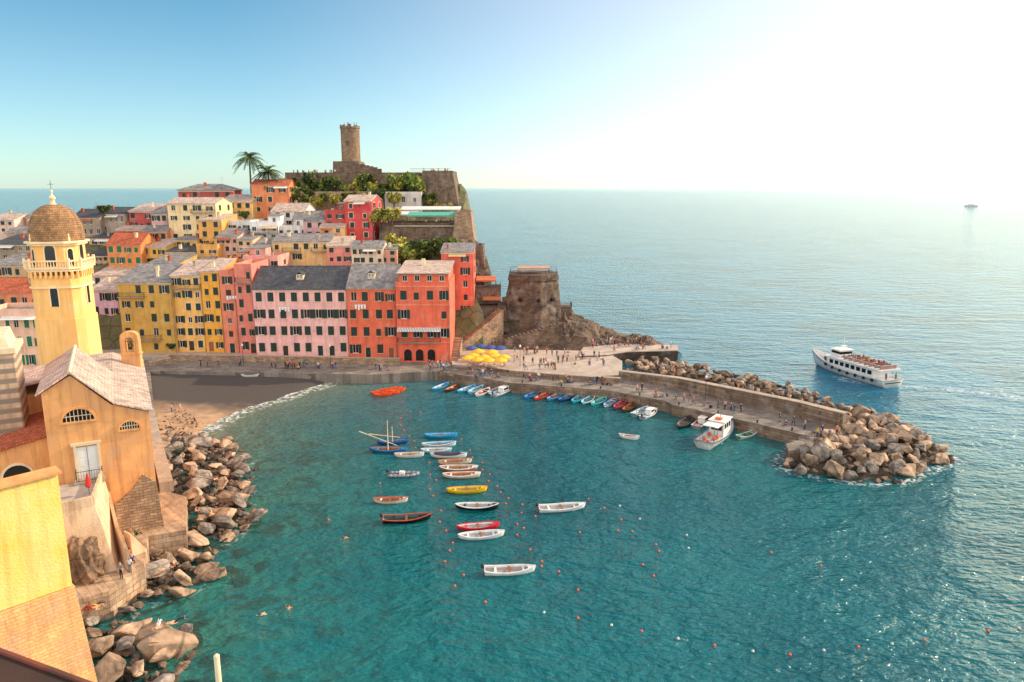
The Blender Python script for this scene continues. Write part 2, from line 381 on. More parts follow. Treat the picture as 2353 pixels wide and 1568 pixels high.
offwall('breakwater_wall','high stone parapet wall along the seaward side of the mole',[P(x,y,2) for x,y in ((1425,868),(1560,892),(1700,926),(1830,955),(1940,984))],1.3,1.9,[3.4,4.0,4.4,4.5,4.5],QWALL)
offwall('low_wall','low stepped stone wall people sit on between square and mole',[P(x,y,2) for x,y in ((1120,852),(1180,862),(1300,872),(1425,880))],.8,1.9,2.9,QWALL)
offwall('parapet_wall','long low stone wall below the pink and red waterfront houses',[P(x,y,2) for x,y in ((390,828),(650,832),(920,838))],.6,1.9,3.3,STONE2)
offwall('parapet_wall','short stone kerb wall at the beach end of the quay',[P(x,y,2) for x,y in ((345,842),(392,832))],.5,1.9,2.9,STONE2)
t=thing('jetty','flat concrete bathing jetty with a dark seaward face beyond the square','jetty')
jp=[tuple(P(x,y,2.7)[:2]) for x,y in ((1330,818),(1395,815),(1440,808),(1558,805),(1557,793),(1440,790),(1340,798))]
JD=mat('wet_dark_stone',(84,68,56),(50,42,36),sc=.5,bump=.15,brick=(1.2,.5,'wall'),streak=.5)
bm=nb(); prism(bm,jp,-2,2.5); obj('jetty_body',bm,JD,t); bm=nb(); prism(bm,jp,2.503,2.7); obj('jetty_deck',bm,PAVE,t)
# ---------- windows
WC={}
def win_mesh(w,h,trim,dp):
    k=('w',round(w,2),round(h,2),trim.name if trim else '')
    if k in WC: return WC[k]
    bm=nb(); x=w/2
    box(bm,-x,x,-.04,-.02,0,h,1)
    for a,b,c,d in ((-x,-x+.07,0,h),(x-.07,x,0,h),(-x+.07,x-.07,0,.07),(-x+.07,x-.07,h-.07,h),(-.03,.03,.07,h-.07)): box(bm,a,b,-.1,-.045,c,d,0)
    box(bm,-x-.1,x+.1,-dp-.14,-dp-.003,-.09,-.005,2)
    if trim:
        for a,b,c,d in ((-x-.14,-x-.004,0,h+.14),(x+.004,x+.14,0,h+.14),(-x-.003,x+.003,h+.004,h+.14)): box(bm,a,b,-dp-.04,-dp-.004,c,d,2)
    o=obj('t',bm,[WHITE,GLASS,trim or CREAM]); me=o.data; bpy.data.objects.remove(o); WC[k]=me; return me
def sh_mesh(w,h,m):
    k=('s',round(w,2),round(h,2),m.name)
    if k in WC: return WC[k]
    bm=nb(); box(bm,0,w,-.05,0,0,h)
    for z in (.0,h/2-.03,h-.06): box(bm,.0,w,-.07,-.052,z,z+.06)
    o=obj('t',bm,m); me=o.data; bpy.data.objects.remove(o); WC[k]=me; return me
def door_mesh(w,h,m):
    k=('d',round(w,2),round(h,2),m.name)
    if k in WC: return WC[k]
    bm=nb(); x=w/2
    for a,b,c,d in ((-x,-x+.08,0,h),(x-.08,x,0,h),(-x+.08,x-.08,h-.08,h)): box(bm,a,b,-.14,0,c,d,1)
    box(bm,-x+.08,-.01,-.07,-.02,0,h-.08,0); box(bm,.01,x-.08,-.07,-.02,0,h-.08,0)
    for s in (-1,1):
        for z in (.3,h*.55): box(bm,s*x/2-.16,s*x/2+.16,-.09,-.072,z,z+h*.3,0)
    o=obj('t',bm,[m,CREAM]); me=o.data; bpy.data.objects.remove(o); WC[k]=me; return me
bm=nb(); box(bm,-.03,.03,-.06,0,-.08,.08); o=obj('t',bm,STEEL); HANDLE=o.data; bpy.data.objects.remove(o)
def panel(bm,o,u,n,W,z0,z1,ops,dp=.22,mi=0):
    us=sorted(set([0,W]+[v for op in ops for v in op[:2]])); vs=sorted(set([z0,z1]+[v for op in ops for v in op[2:4]]))
    p=lambda a,b,off=0: bm.verts.new(o+u*a+Z*b-n*off)
    for i in range(len(us)-1):
        for j in range(len(vs)-1):
            a,b,c,d=us[i],us[i+1],vs[j],vs[j+1]; mu,mv=(a+b)/2,(c+d)/2
            if any(q[0]<mu<q[1] and q[2]<mv<q[3] for q in ops): continue
            bm.faces.new((p(a,c),p(b,c),p(b,d),p(a,d))).material_index=mi
    for a,b,c,d in [q[:4] for q in ops]:
        for s in (((a,c),(b,c)),((b,c),(b,d)),((b,d),(a,d)),((a,d),(a,c))):
            bm.faces.new((p(*s[0]),p(*s[1]),p(*s[1],dp),p(*s[0],dp))).material_index=mi
def put_windows(root,o,u,n,ops,shut,trim,pclosed,dp=.22):
    rz=atan2(n.x,-n.y)
    for a,b,c,d in ops:
        w,h=b-a,d-c
        W=inst('window',win_mesh(w,h,trim,dp),root,o+u*((a+b)/2)+Z*c-n*dp,rz)
        if shut:
            m=sh_mesh(w/2,h,SH[shut]); r=random.random()
            if r<pclosed: ps=((-w/2,-dp-.0),(0,-dp-.0))
            elif r<pclosed+.3: ps=((-w,-dp-.015),(w/2,-dp-.015))
            elif r<.93: ps=((-w/2,-dp),(w/2,-dp-.015))
            else: ps=()
            for x,y in ps: inst('shutter',m,W,(x,y,0),0)
def railing_part(parent,pts,h=1.0,m=None,name='railing'):
    bm=nb(); m=m or IRON
    for i in range(len(pts)-1):
        a,b=Vector(pts[i]),Vector(pts[i+1]); tube(bm,a+Z*h,b+Z*h,.035,n=5); tube(bm,a+Z*.1,b+Z*.1,.025,n=4)
        n=max(1,int((b-a).length/.22))
        for k in range(n+1): q=a.lerp(b,k/n); tube(bm,q,q+Z*h,.018,n=4)
    return obj(name,bm,m,parent)
def balcony(root,x0,x1,z,d=1.0):
    bm=nb(); box(bm,x0,x1,-d,-.004,z-.14,z); s=obj('balcony',bm,CONC,root)
    railing_part(s,[(x0+.04,-.02,z),(x0+.04,-d+.05,z),(x1-.04,-d+.05,z),(x1-.04,-.02,z)])
AWC=[mat('balcony_awning_a',(226,190,140)),mat('balcony_awning_b',(190,90,60)),mat('balcony_awning_c',(232,226,214))]
def house(label,xl,xr,ye,yb,col,rows,cols,Y=None,dep=9.0,yaw=0,roof='gable',rh=1.8,rm=None,sink=7,side=0,doors=(),shut='green',pc=.6,trim=None,balc=(),name='house',chim=1,dorm=0,z0=None,cat='house',ww=1.15,blank=(),perg=0):
    rm=rm or random.choice((SLATE,SLATE,PSLATE)); Y=Y or hillY(yb); ym=(ye+yb)/2; xm=(xl+xr)/2
    Xl,Xr=D(xl,ym,Y).x,D(xr,ym,Y).x; zb=D(xm,yb,Y).z; zt=D(xm,ye,Y).z
    if z0 is not None: zb=z0
    w=(Xr-Xl)/cos(yaw); h=zt-zb; root=thing(name,label,cat,((Xl+Xr)/2,Y,zb),yaw,'houses of the village')
    pm=plaster(col); x=w/2; bm=nb()
    fh=h/rows; wh=min(2.0,fh*.56); ww=min(ww,w/cols*.5)
    ops=[];dops=[]
    for r in range(rows):
        for c in range(cols):
            if (r,c) in blank or (rows>1 and cols>1 and rows*cols<24 and random.random()<.1): continue
            cx=w*(c+.5)/cols+(random.uniform(-.18,.18) if rows*cols<24 else 0); k=random.choice((1,1,.8)) if rows*cols<24 else 1
            if r==0 and c in doors: dops.append((cx-.65,cx+.65,.02,min(2.4,fh*.8)))
            else: ops.append((cx-ww/2*k,cx+ww/2*k,r*fh+fh*.26,r*fh+fh*.26+wh*k))
    o0=Vector((-x,0,0)); panel(bm,o0,Vector((1,0,0)),Vector((0,-1,0)),w,-sink,h,ops+dops)
    sops=[]
    if side:
        for r in range(rows):
            for c in range(side):
                cy=dep*(c+.5)/side; sops.append((cy-ww/2,cy+ww/2,r*fh+fh*.26,r*fh+fh*.26+wh))
    o1=Vector((x,0,0)); panel(bm,o1,Vector((0,1,0)),Vector((1,0,0)),dep,-sink,h,sops)
    for q in (((x,dep,-sink),(-x,dep,-sink),(-x,dep,h),(x,dep,h)),((-x,dep,-sink),(-x,0,-sink),(-x,0,h),(-x,dep,h))): bm.faces.new([bm.verts.new(p) for p in q])
    ov=.35; R=nb()
    if roof=='gable':
        for s in (-x,x): bm.faces.new([bm.verts.new(p) for p in ((s,0,h),(s,dep,h),(s,dep/2,h+rh))])
        k=rh/(dep/2)
        slab(R,[(-x-.2,-ov,h-ov*k+.18),(x+.2,-ov,h-ov*k+.18),(x+.2,dep/2,h+rh+.18),(-x-.2,dep/2,h+rh+.18)],.16)
        slab(R,[(-x-.2,dep/2+.01,h+rh+.18),(x+.2,dep/2+.01,h+rh+.18),(x+.2,dep+ov,h-ov*k+.18),(-x-.2,dep+ov,h-ov*k+.18)],.16)
        tube(R,(-x-.2,dep/2,h+rh+.16),(x+.2,dep/2,h+rh+.16),.1,n=6)
        rz=lambda y:h+rh*(1-abs(y-dep/2)/(dep/2))
    elif roof=='shed':
        for s in (-x,x): bm.faces.new([bm.verts.new(p) for p in ((s,0,h),(s,dep,h),(s,dep,h+rh))])
        bm.faces.new([bm.verts.new(p) for p in ((-x,dep,h),(x,dep,h),(x,dep,h+rh),(-x,dep,h+rh))])
        k=rh/dep; slab(R,[(-x-.2,-ov,h-ov*k+.18),(x+.2,-ov,h-ov*k+.18),(x+.2,dep+.2,h+rh+.2),(-x-.2,dep+.2,h+rh+.2)],.16)
        rz=lambda y:h+rh*y/dep
    elif roof=='hip':
        m_=min(dep/2,x*.9); e=[(-x-ov,-ov,h+.02),(x+ov,-ov,h+.02),(x+ov,dep+ov,h+.02),(-x-ov,dep+ov,h+.02)]; r1=(-x+m_,dep/2,h+rh); r2=(x-m_,dep/2,h+rh)
        lift=lambda p:(p[0],p[1],p[2]+.16)
        for q in ((e[0],e[1],r2,r1),(e[1],e[2],r2),(e[2],e[3],r1,r2),(e[3],e[0],r1)): slab(R,[lift(p) for p in q],.15)
        rz=lambda y:h+rh*(1-abs(y-dep/2)/(dep/2))
    else:
        slab(R,[(-x+.2,.2,h-.02),(x-.2,.2,h-.02),(x-.2,dep-.2,h-.02),(-x+.2,dep-.2,h-.02)],.1)
        for a in ((-x,x,0,.2),(-x,x,dep-.2,dep),(-x,-x+.2,.2,dep-.2),(x-.2,x,.2,dep-.2)): box(bm,a[0],a[1],a[2],a[3],h,h+.9)
        rz=lambda y:h-.1
    obj('wall',bm,pm,root); ro=obj('roof',R,rm,root)
    for k in range(chim):
        cx=random.uniform(-x*.7,x*.7); cy=dep*random.choice((.3,.6)); cz=rz(cy); B=nb(); s_=random.uniform(.6,1)
        box(B,cx-.35*s_,cx+.35*s_,cy-.3,cy+.3,cz-.5,cz+1.0); box(B,cx-.42*s_,cx+.42*s_,cy-.36,cy+.36,cz+1.003,cz+1.1)
        for s in (-.25,.25): box(B,cx+s*s_-.06,cx+s*s_+.06,cy-.25,cy+.25,cz+1.103,cz+1.25)
        box(B,cx-.42*s_,cx+.42*s_,cy-.36,cy+.36,cz+1.253,cz+1.32); obj('chimney',B,random.choice((CONC,CREAM,TILE)),ro)
    if random.random()<.5:
        cx=random.uniform(-x*.6,x*.6); cz=rz(dep*.5); B=nb(); tube(B,(cx,dep*.5,cz),(cx,dep*.5,cz+2.2),.03,n=4)
        for q in (1.4,1.7,2.0): tube(B,(cx-.5,dep*.5,cz+q),(cx+.5,dep*.5,cz+q),.018,n=4)
        obj('antenna',B,STEEL,ro)
    if perg or (roof=='flat' and chim and random.random()<.6):
        hw=x*.45; sx_=random.choice((-1,1)); B=nb(); cx=sx_*(x-hw-.3); box(B,cx-hw,cx+hw,dep*.45,dep*.9,h-.02,h+2.3); hut=obj('roof_room',B,pm,root)
        B=nb(); slab(B,[(cx-hw-.2,dep*.45-.3,h+2.4),(cx+hw+.2,dep*.45-.3,h+2.4),(cx+hw+.2,dep*.9+.2,h+2.8),(cx-hw-.2,dep*.9+.2,h+2.8)],.1); obj('roof',B,SLATE,hut)
        inst('window',win_mesh(.9,1.3,None,.02),hut,(cx,dep*.45-.01,h+.6))
    for k in range(dorm):
        cx=-x+w*(k+.5)/dorm+random.uniform(-.6,.6); cy=dep*.22; cz=rz(cy); B=nb()
        box(B,cx-.8,cx+.8,cy-.6,cy+2,cz-.4,cz+1.1); obj('dormer',B,CREAM,ro)
        B=nb()
        for s in (-1,1): slab(B,[(cx+s*1.0,cy-.8,cz+1.05),(cx+s*.004,cy-.8,cz+1.6),(cx+s*.004,cy+2,cz+1.6),(cx+s*1.0,cy+2,cz+1.05)],.1)
        obj('dormer_roof',B,rm,ro)
        for s in (-.35,.35): inst('window',win_mesh(.5,.8,None,.02),ro,(cx+s,cy-.62,cz+.2))
    if roof!='flat' :
        B=nb(); box(B,-x-.05,x+.05,-.14,-.004,h-.32,h-.08); obj('cornice',B,trim or CREAM,root)
    if h>6:
        B=nb(); tube(B,(x-.15,-.1,-sink if sink<2 else 0),(x-.15,-.1,h-.3),.05,n=6); obj('downpipe',B,STEEL,root)
    put_windows(root,o0,Vector((1,0,0)),Vector((0,-1,0)),ops,shut,trim,pc)
    put_windows(root,o1,Vector((0,1,0)),Vector((1,0,0)),sops,shut,trim,pc)
    for a,b,c,d in dops:
        dr=inst('door',door_mesh(b-a,d-c,random.choice((SH['green'],SH['brown'],WOOD))),root,o0+Vector(((a+b)/2,.2,c)))
        inst('handle',HANDLE,dr,(.12,-.09,1.05))
    for (c0,c1,r) in balc: balcony(root,-x+w*c0/cols+.1,-x+w*c1/cols-.1,r*fh+.1)
    if sink>2 and rows>1 and random.random()<.35:
        z_=h-fh*.12; hw=x*random.uniform(.35,.7); cx=random.uniform(-(x-hw),x-hw); B=nb(); slab(B,[(cx-hw,-.01,z_),(cx+hw,-.01,z_),(cx+hw,-1.3,z_-.5),(cx-hw,-1.3,z_-.5)],.05); obj('awning',B,random.choice(AWC),root)
    return root,w,h,zb
# ---------- waterfront row
house('olive ochre five storey house at the left end of the waterfront row',278,400,650,812,(212,160,64),5,4,Y=167,dep=11,roof='shed',rh=3.0,side=2,doors=(1,3),balc=((0,3,1),(0,2,4)),sink=1,rm=SLATE,chim=2)
house('warm yellow waterfront house with a roof terrace and cream ground floor',400,468,634,806,(252,188,92),6,3,Y=168,dep=11,roof='shed',rh=2.4,doors=(1,),trim=CREAM,sink=1,pc=.35,balc=((0,3,5),))
house('narrow deep yellow waterfront house between pale yellow and salmon houses',468,511,624,808,(248,170,46),6,2,Y=167.6,dep=11,roof='shed',rh=1.8,doors=(0,),sink=1,rm=PSLATE)
house('narrow salmon waterfront house with white laundry hung outside',511,545,630,812,(238,130,98),6,1,Y=167,dep=11,roof='flat',doors=(0,),sink=1,shut='brown',chim=0)
house('tall rose pink house with brown shutters left of the long pink house',545,584,616,812,(236,130,110),6,2,Y=166,dep=12,roof='flat',doors=(1,),sink=1,side=1,balc=((0,2,5),),chim=0)
r6,w6,h6,z6=house('long pale pink waterfront house with dark green shutters and dark slate roof',585,800,664,818,(254,186,176),4,8,Y=163.4,dep=14,roof='gable',rh=4.2,rm=DSLATE,doors=(2,5,6),sink=1,pc=.75,dorm=1,chim=1,ww=1.35)
house('brick orange waterfront house with grey roof between pink and red houses',800,912,662,822,(240,104,66),4,4,Y=162.6,dep=14,roof='gable',rh=4.4,doors=(1,3),sink=1,rm=SLATE,dorm=1,ww=1.3,chim=1)
r8,w8,h8,z8=house('large red waterfront house with arched ground floor and striped awning balcony',912,1034,657,829,(240,100,66),4,4,Y=160.2,dep=16,roof='flat',rm=PSLATE,sink=1,side=0,chim=0,trim=None,ww=1.35,pc=.35,balc=((0,3.3,1),),blank=((0,0),(0,1),(0,2),(0,3)))
RDP=plaster((240,104,68))
bm=nb(); box(bm,-w8/2+.5,w8/2-.3,.9,15,h8+.2,h8+2.6); obj('top_storey',bm,RDP,r8)
bm=nb(); slab(bm,[(-w8/2+.1,.3,h8+2.65),(w8/2+.1,.3,h8+2.65),(w8/2+.1,15.3,h8+4.1),(-w8/2+.1,15.3,h8+4.1)],.16); ro=obj('upper_roof',bm,PSLATE,r8)
bm=nb(); box(bm,-1.2,-.4,9,9.8,h8+3.2,h8+5.0); obj('chimney',bm,CREAM,ro)
for k in range(4): inst('window',win_mesh(1.1,1.3,None,.02),r8,(-w8/2+1.9+k*2.7,.89,h8+.9))
bm=nb()
for zz in (h8-.1,h8*.75,h8*.25): box(bm,-w8/2-.06,w8/2+.06,-.1,-.004,zz-.12,zz+.06)
obj('string_course',bm,plaster((250,146,108)),r8)
def arch_bm(w,h,n=10,y=-.02,t=.04):
    bm=nb(); pts=[(-w/2,0),(w/2,0)]+[(w/2*cos(pi*k/n),h-w/2+w/2*sin(pi*k/n)) for k in range(n+1)]
    a=[bm.verts.new((p[0],y-t,p[1])) for p in pts]; b=[bm.verts.new((p[0],y,p[1])) for p in pts]
    bm.faces.new(a); bm.faces.new(b)
    for i in range(len(pts)): bm.faces.new((a[i],a[(i+1)%len(pts)],b[(i+1)%len(pts)],b[i]))
    return bm
def arch_trim(w,h,t=.18,n=10,y=-.02,d=.12):
    bm=nb()
    def path(g): return [(-w/2-g,0)]+[(-(w/2+g)*cos(pi*k/n),h-w/2+(w/2+g)*sin(pi*k/n)) for k in range(n+1)]+[(w/2+g,0)]
    I,O=path(0.003),path(t)
    for i in range(len(I)-1):
        q=[I[i],I[i+1],O[i+1],O[i]]; a=[bm.verts.new((p[0],y-d,p[1])) for p in q]; b=[bm.verts.new((p[0],y,p[1])) for p in q]
        bm.faces.new(a); bm.faces.new(b)
        for k in range(4): bm.faces.new((a[k],a[(k+1)%4],b[(k+1)%4],b[k]))
    return bm
for k,xx in enumerate((-3.6,-1.0,1.6)):
    q=obj('arched_opening',arch_bm(1.7,2.6),GLASS,r8,loc=(xx,-.002,.02)); obj('arch_trim',arch_trim(1.7,2.6),RDP,q)
STR=mat('striped_awning',(236,230,222),(226,220,212),wave=('X',.9,(.18,.2,.2,1)))
bm=nb(); slab(bm,[(-w8/2+.2,-.02,h8*.25+3.3),(w8/2-2,-.02,h8*.25+3.3),(w8/2-2,-1.7,h8*.25+2.7),(-w8/2+.2,-1.7,h8*.25+2.7)],.06); obj('awning',bm,STR,r8)
house('tall narrow red house behind the corner of the waterfront beside the stairs',1015,1089,580,755,(240,102,74),6,2,Y=177,dep=9,roof='shed',rh=1.4,rm=SLATE,side=1,sink=5)
house('lilac pink house half hidden behind the bell tower',214,278,668,792,(236,186,200),4,3,Y=176,dep=8,roof='shed',rh=2.2,side=1,doors=(1,),sink=1)
house('pale lilac upper house with grey roofs behind the lilac waterfront house',213,312,634,660,(228,192,204),1,4,Y=186,dep=9,roof='shed',rh=1.6)
HS=[
('pink stepped house with roof terrace above the salmon waterfront houses',560,640,596,640,(240,158,142),2,4,dict(Y=179,roof='flat',side=1,rm=SLATE,trim=CREAM,perg=1)),
('ochre house with a covered loggia behind the yellow waterfront houses',340,412,606,640,(218,168,66),2,3,dict(Y=180,roof='shed',balc=((0,3,0.0),),chim=2,rh=1.4)),
('yellow house end with grey roof above the warm yellow waterfront house',412,500,614,650,(242,184,78),2,4,dict(Y=181,roof='shed',rh=1.4)),
('orange house behind the salmon one with a small roof room',500,560,604,640,(232,142,82),2,3,dict(Y=182,roof='flat')),
('coral pink house with white laundry terrace above the long pink house',752,808,566,606,(236,136,120),2,3,dict(Y=188,roof='shed')),
('cream house with grey roof and sunlit right side above the brick orange house',808,880,570,608,(244,212,176),2,4,dict(Y=187,roof='gable',side=2,rh=1.4)),
('small salmon house between the cream house and the hillside shrubs',872,912,574,606,(232,160,130),2,2,dict(Y=188.5,roof='shed',rh=1)),
('long sand yellow house with dark balconies above the slate roof',628,757,556,602,(240,192,122),2,6,dict(Y=190,roof='shed',rh=1.5,balc=((1,3,1),(4,6,1)),chim=2)),
('yellow low house with red awnings and a dark grey roof',380,452,579,604,(242,182,74),1,4,dict(Y=192,rh=1.2,roof='shed',rm=DSLATE)),
('amber house with a small roof terrace right of the dark roofed low house',452,502,570,604,(236,166,80),2,2,dict(Y=191,roof='flat')),
('pale brick pink house with many small windows in mid slope',500,548,545,600,(238,180,156),3,3,dict(Y=194,roof='shed',dep=7)),
('peach house with uneven windows beside the pale brick pink house',546,582,552,600,(240,190,150),3,2,dict(Y=193,roof='shed',dep=7,rh=1)),
('salmon house with small balcony squeezed below the white houses',582,632,566,606,(236,148,124),2,3,dict(Y=192,roof='shed',dep=6,balc=((0,2,1),))),
('orange house with a red clay tile roof above the lilac houses',246,326,562,612,(230,136,68),2,4,dict(Y=193,roof='gable',rm=TILE,rh=2.6,shut='lgreen')),
('ochre house next to the red tiled roof',326,384,568,612,(236,180,78),2,3,dict(Y=195,roof='shed',rh=1.6)),
('small mustard house with an awning below the cream house',400,456,552,580,(236,172,66),1,3,dict(Y=199,roof='shed',rh=1)),
('rusty orange cottage behind the ochre house',328,384,532,562,(218,128,84),1,3,dict(Y=203,roof='gable',rh=1.2)),
('brown grey stone house behind the dome with rows of small windows',172,232,500,566,(170,146,124),3,4,dict(Y=210,roof='gable',rm=DSLATE,shut=None,dep=11,rh=2,chim=2)),
('taller grey stone house between the dome and the deep red house',232,292,492,566,(180,156,134),3,4,dict(Y=212,roof='gable',rm=DSLATE,shut=None,dep=11,rh=1.6,chim=2)),
('beige house with lean to roof below the grey stone house',206,262,548,584,(218,176,140),2,3,dict(Y=204,roof='shed',rm=DSLATE,rh=1)),
('dark pink cottage below the deep red house',268,330,528,556,(208,118,106),1,3,dict(Y=206,roof='shed',rh=1.2)),
('small brown house left of the dome with a dark roof',62,104,500,560,(196,144,104),3,2,dict(Y=208,roof='gable',rh=1.5)),
('pale pink house at the far left edge above the rooftops',-20,36,506,536,(242,196,178),2,3,dict(Y=205,roof='gable',rh=1.5)),
('ochre gabled house between the far left rooftops',14,70,536,566,(218,168,114),1,3,dict(Y=201,roof='gable',rh=1.5)),
('grey brown house with dark arches left of the bell tower',-20,78,562,602,(166,140,114),2,5,dict(Y=190,roof='shed',rm=DSLATE,shut=None)),
('low ochre house under the grey brown one at the left edge',-20,78,610,640,(210,166,118),1,4,dict(Y=178,roof='shed')),
('orange house with clay tile roof at the left edge',-30,92,672,716,(232,134,88),1,5,dict(Y=158,roof='gable',rm=TILE,rh=2.5)),
('pink house with bright green shutters and roof terrace at the left edge',-30,96,722,850,(244,188,156),3,6,dict(Y=142,roof='flat',shut='lgreen',trim=CREAM,chim=0)),
('deep red house behind the cream house',298,352,486,552,(186,68,62),3,3,dict(Y=212,roof='shed')),
('slim pink house between the deep red and cream houses',350,388,492,556,(236,174,170),3,2,dict(Y=209,roof='shed')),
('tall cream yellow house with green shutters and a sunlit right side',385,500,468,556,(250,216,158),4,4,dict(Y=205,roof='gable',side=2,rh=1.4,balc=((2,4,3),),dep=10,rm=PSLATE)),
('orange yellow house beside the tall cream house',456,512,506,572,(242,166,76),3,2,dict(Y=200,roof='shed',rh=1.2)),
('dark red house with grey hipped roof on the skyline at left',412,536,438,482,(180,76,64),2,5,dict(Y=226,roof='hip',rh=1.8,dep=9)),
('small yellow house under the palm trees',505,580,464,502,(240,188,108),2,4,dict(Y=217,roof='shed')),
('orange house with brown shutters on the skyline beside the palm trees',580,664,426,492,(236,132,76),3,3,dict(Y=221,roof='gable',rh=1.5,side=2,dep=9,rm=TILE,trim=CREAM)),
('white modern house with terraces and railings in mid slope',576,640,518,572,(242,236,230),3,3,dict(Y=200,roof='flat',side=2,shut=None,balc=((0,3,1),(0,3,2)))),
('off white house with a small roof room right of the modern white house',638,690,526,566,(234,224,214),2,3,dict(Y=201.5,roof='flat',side=2,shut='brown',perg=1)),
('white house with grey sloping roof behind the terraced white house',624,702,486,540,(242,236,230),3,3,dict(Y=210,roof='gable',side=2,shut='brown',rh=2)),
('white and grey terraced house between the cream and white houses',508,578,514,556,(230,222,212),2,4,dict(Y=203,roof='flat',balc=((0,4,1),))),
('pale pink house with grey slate roof left of the red gabled house',674,748,508,550,(242,184,184),2,3,dict(Y=206,roof='gable',rh=2.4)),
('crimson house with a pink sunlit side below the castle slope',792,856,462,552,(216,64,62),4,2,dict(Y=205,roof='gable',side=2,trim=CREAM,rh=1.4,rm=PSLATE,dep=10)),
('dark red wing with a terrace attached left of the crimson house',746,792,490,524,(190,68,58),2,2,dict(Y=206,roof='flat')),
('small orange yellow house in front of the red wing',736,792,522,560,(244,184,104),2,2,dict(Y=201,roof='shed',rh=1.2)),
('small white stone house below the castle bastion',884,968,448,472,(210,200,188),1,3,dict(Y=224,roof='flat',shut=None,chim=0)),
('brown house with dark roof above the left rooftops near the dome',204,250,588,618,(210,168,132),2,3,dict(Y=196,roof='shed',rm=DSLATE)),
]
for a in HS: house(*a[:8],yaw=random.uniform(-.13,.1),**a[8])
# ---------- castle, tower, bastion
def frustum(name,label,px0,px1,yt,yb,Y,dep,bat,m,cat='wall',part='masonry'):
    a,b=D(px0,yt,Y),D(px1,yt,Y); zt=a.z; zb=D((px0+px1)/2,yb,Y).z
    t=thing(name,label,cat,((a.x+b.x)/2,Y,zb)); w=(b.x-a.x)/2; h=zt-zb; bm=nb()
    prism(bm,[(-w-bat,-bat),(w+bat,-bat),(w+bat,dep+bat),(-w-bat,dep+bat)],-4,h,top=[(-w,0),(w,0),(w,dep),(-w,dep)])
    obj(part,bm,m,t); bm=nb()
    for s in ((-w,w,0,.5),(-w,w,dep-.5,dep),(-w,-w+.5,.5,dep-.5),(w-.5,w,.5,dep-.5)): box(bm,*s,h+.002,h+.7)
    obj('parapet',bm,m,t); return t,w,h
frustum('castle_wall','dark curtain wall of the castle along the top of the green slope',655,966,402,428,236,16,.4,STONE)
frustum('castle_bastion','battered stone bastion at the right end of the castle wall',970,1040,398,475,230,18,2.6,STONE)
frustum('castle_wall','old stone wall below the restaurant terrace',872,1062,518,550,206,12,.4,STONE)
frustum('garden_wall','low garden terrace wall halfway up the green castle slope',690,880,446,456,224,3,.2,STONE2)
frustum('cliff_bastion','brown stone corner block at the cliff edge beside the restaurant',1046,1082,492,575,204,12,1.6,STONE2)
frustum('stone_wall','stone retaining block right of the tall narrow red house',1086,1110,572,660,190,10,1.2,STONE)
c=D(808,388,244); t=thing('castle_tower','round stone watch tower rising above the castle','tower',c)
zt=D(808,292,244).z-c.z; bm=nb(); r=2.95
prof=[(r*1.05,-3),(r*1.03,2)]+[(r+noise.noise(Vector((k,3,1)))*.06,2+k*(zt-2.6)/8) for k in range(1,8)]+[(r*1.02,zt-.6),(r*1.08,zt-.5),(r*1.08,zt),(r*.9,zt),(r*.9,zt-.5)]
lathe(bm,prof,28); obj('shaft',bm,mat('tower_stone',(170,136,106),(128,104,86),sc=.6,bump=.15,brick=(.7,.3,'wall')),t)
for k in range(9):
    bm=nb(); a=k*2*pi/9; x,y=r*.98*cos(a),r*.98*sin(a); hh=random.uniform(.25,.7); box(bm,-.35,.35,-.15,.15,0,hh); obj('battlement',bm,STONE,t,loc=(x,y,zt+.003),rotz=a+pi/2)
bm=nb(); box(bm,-.35,.35,-.05,.3,0,1.5); obj('window_slit',bm,GLASS,t,loc=(-.4,-r-.02,zt*.55))
bm=nb(); prism(bm,[(-5.2,-4.5),(5.5,-4.5),(5.5,4.5),(-5.2,4.5)],-4,2.2,top=[(-4.9,-4.2),(3.2,-4.2),(3.2,4.2),(-4.9,4.2)]); obj('tower_base',bm,STONE,t)
c=D(853,392,240); t=thing('ruined_wall','broken stone wall stepping down right of the tower','wall',c)
bm=nb()
for k in range(5): box(bm,-3.2+k*1.3,-1.9+k*1.3-.003,-.5,.5,-2,2.1-k*.35-random.random()*.3)
obj('masonry',bm,STONE,t)
fx=(D(1165,690,181).x+D(1290,690,181).x)/2
FST=mat('fort_stone',(128,102,82),(72,58,50),sc=.5,bump=.3,bsc=3,brick=(.9,.42,'wall'),streak=.8)
t=thing('fort','squat dark stone harbour fort with sloping walls above the rocks','fort',(fx,187.5,4.5))
hf=D(1228,634,181).z-4.5
HX=[(-6.3,-4.6),(1.5,-6.6),(6.0,-3.4),(6.4,3.5),(0,6.4),(-6.2,4.0)]
def ring(sc,sub=7):
    o_=[]
    for i in range(6):
        a=Vector(HX[i]); b=Vector(HX[(i+1)%6])
        for k in range(sub): o_.append(a.lerp(b,k/sub)*sc)
    return o_
bm=nb(); R=[]
for k in range(13):
    z=-3+(hf-1.3+3)*k/12; s_=1.36-.38*((z+3)/(hf+1.7))**.75
    R.append([bm.verts.new((p.x+noise.noise(Vector((p.x*.9,p.y*.9,z*.9)))*.45,p.y+noise.noise(Vector((p.x*.9,p.y*.9,z*.9+9)))*.45,z)) for p in ring(s_)])
for k in range(12):
    for i in range(42): bm.faces.new((R[k][i],R[k][(i+1)%42],R[k+1][(i+1)%42],R[k+1][i]))
obj('masonry',bm,FST,t)
bm=nb(); prism(bm,[p*1.03 for p in ring(1,1)],hf-1.35,hf-1.0); prism(bm,ring(.99,1),hf-.998,hf); obj('parapet',bm,FST,t)
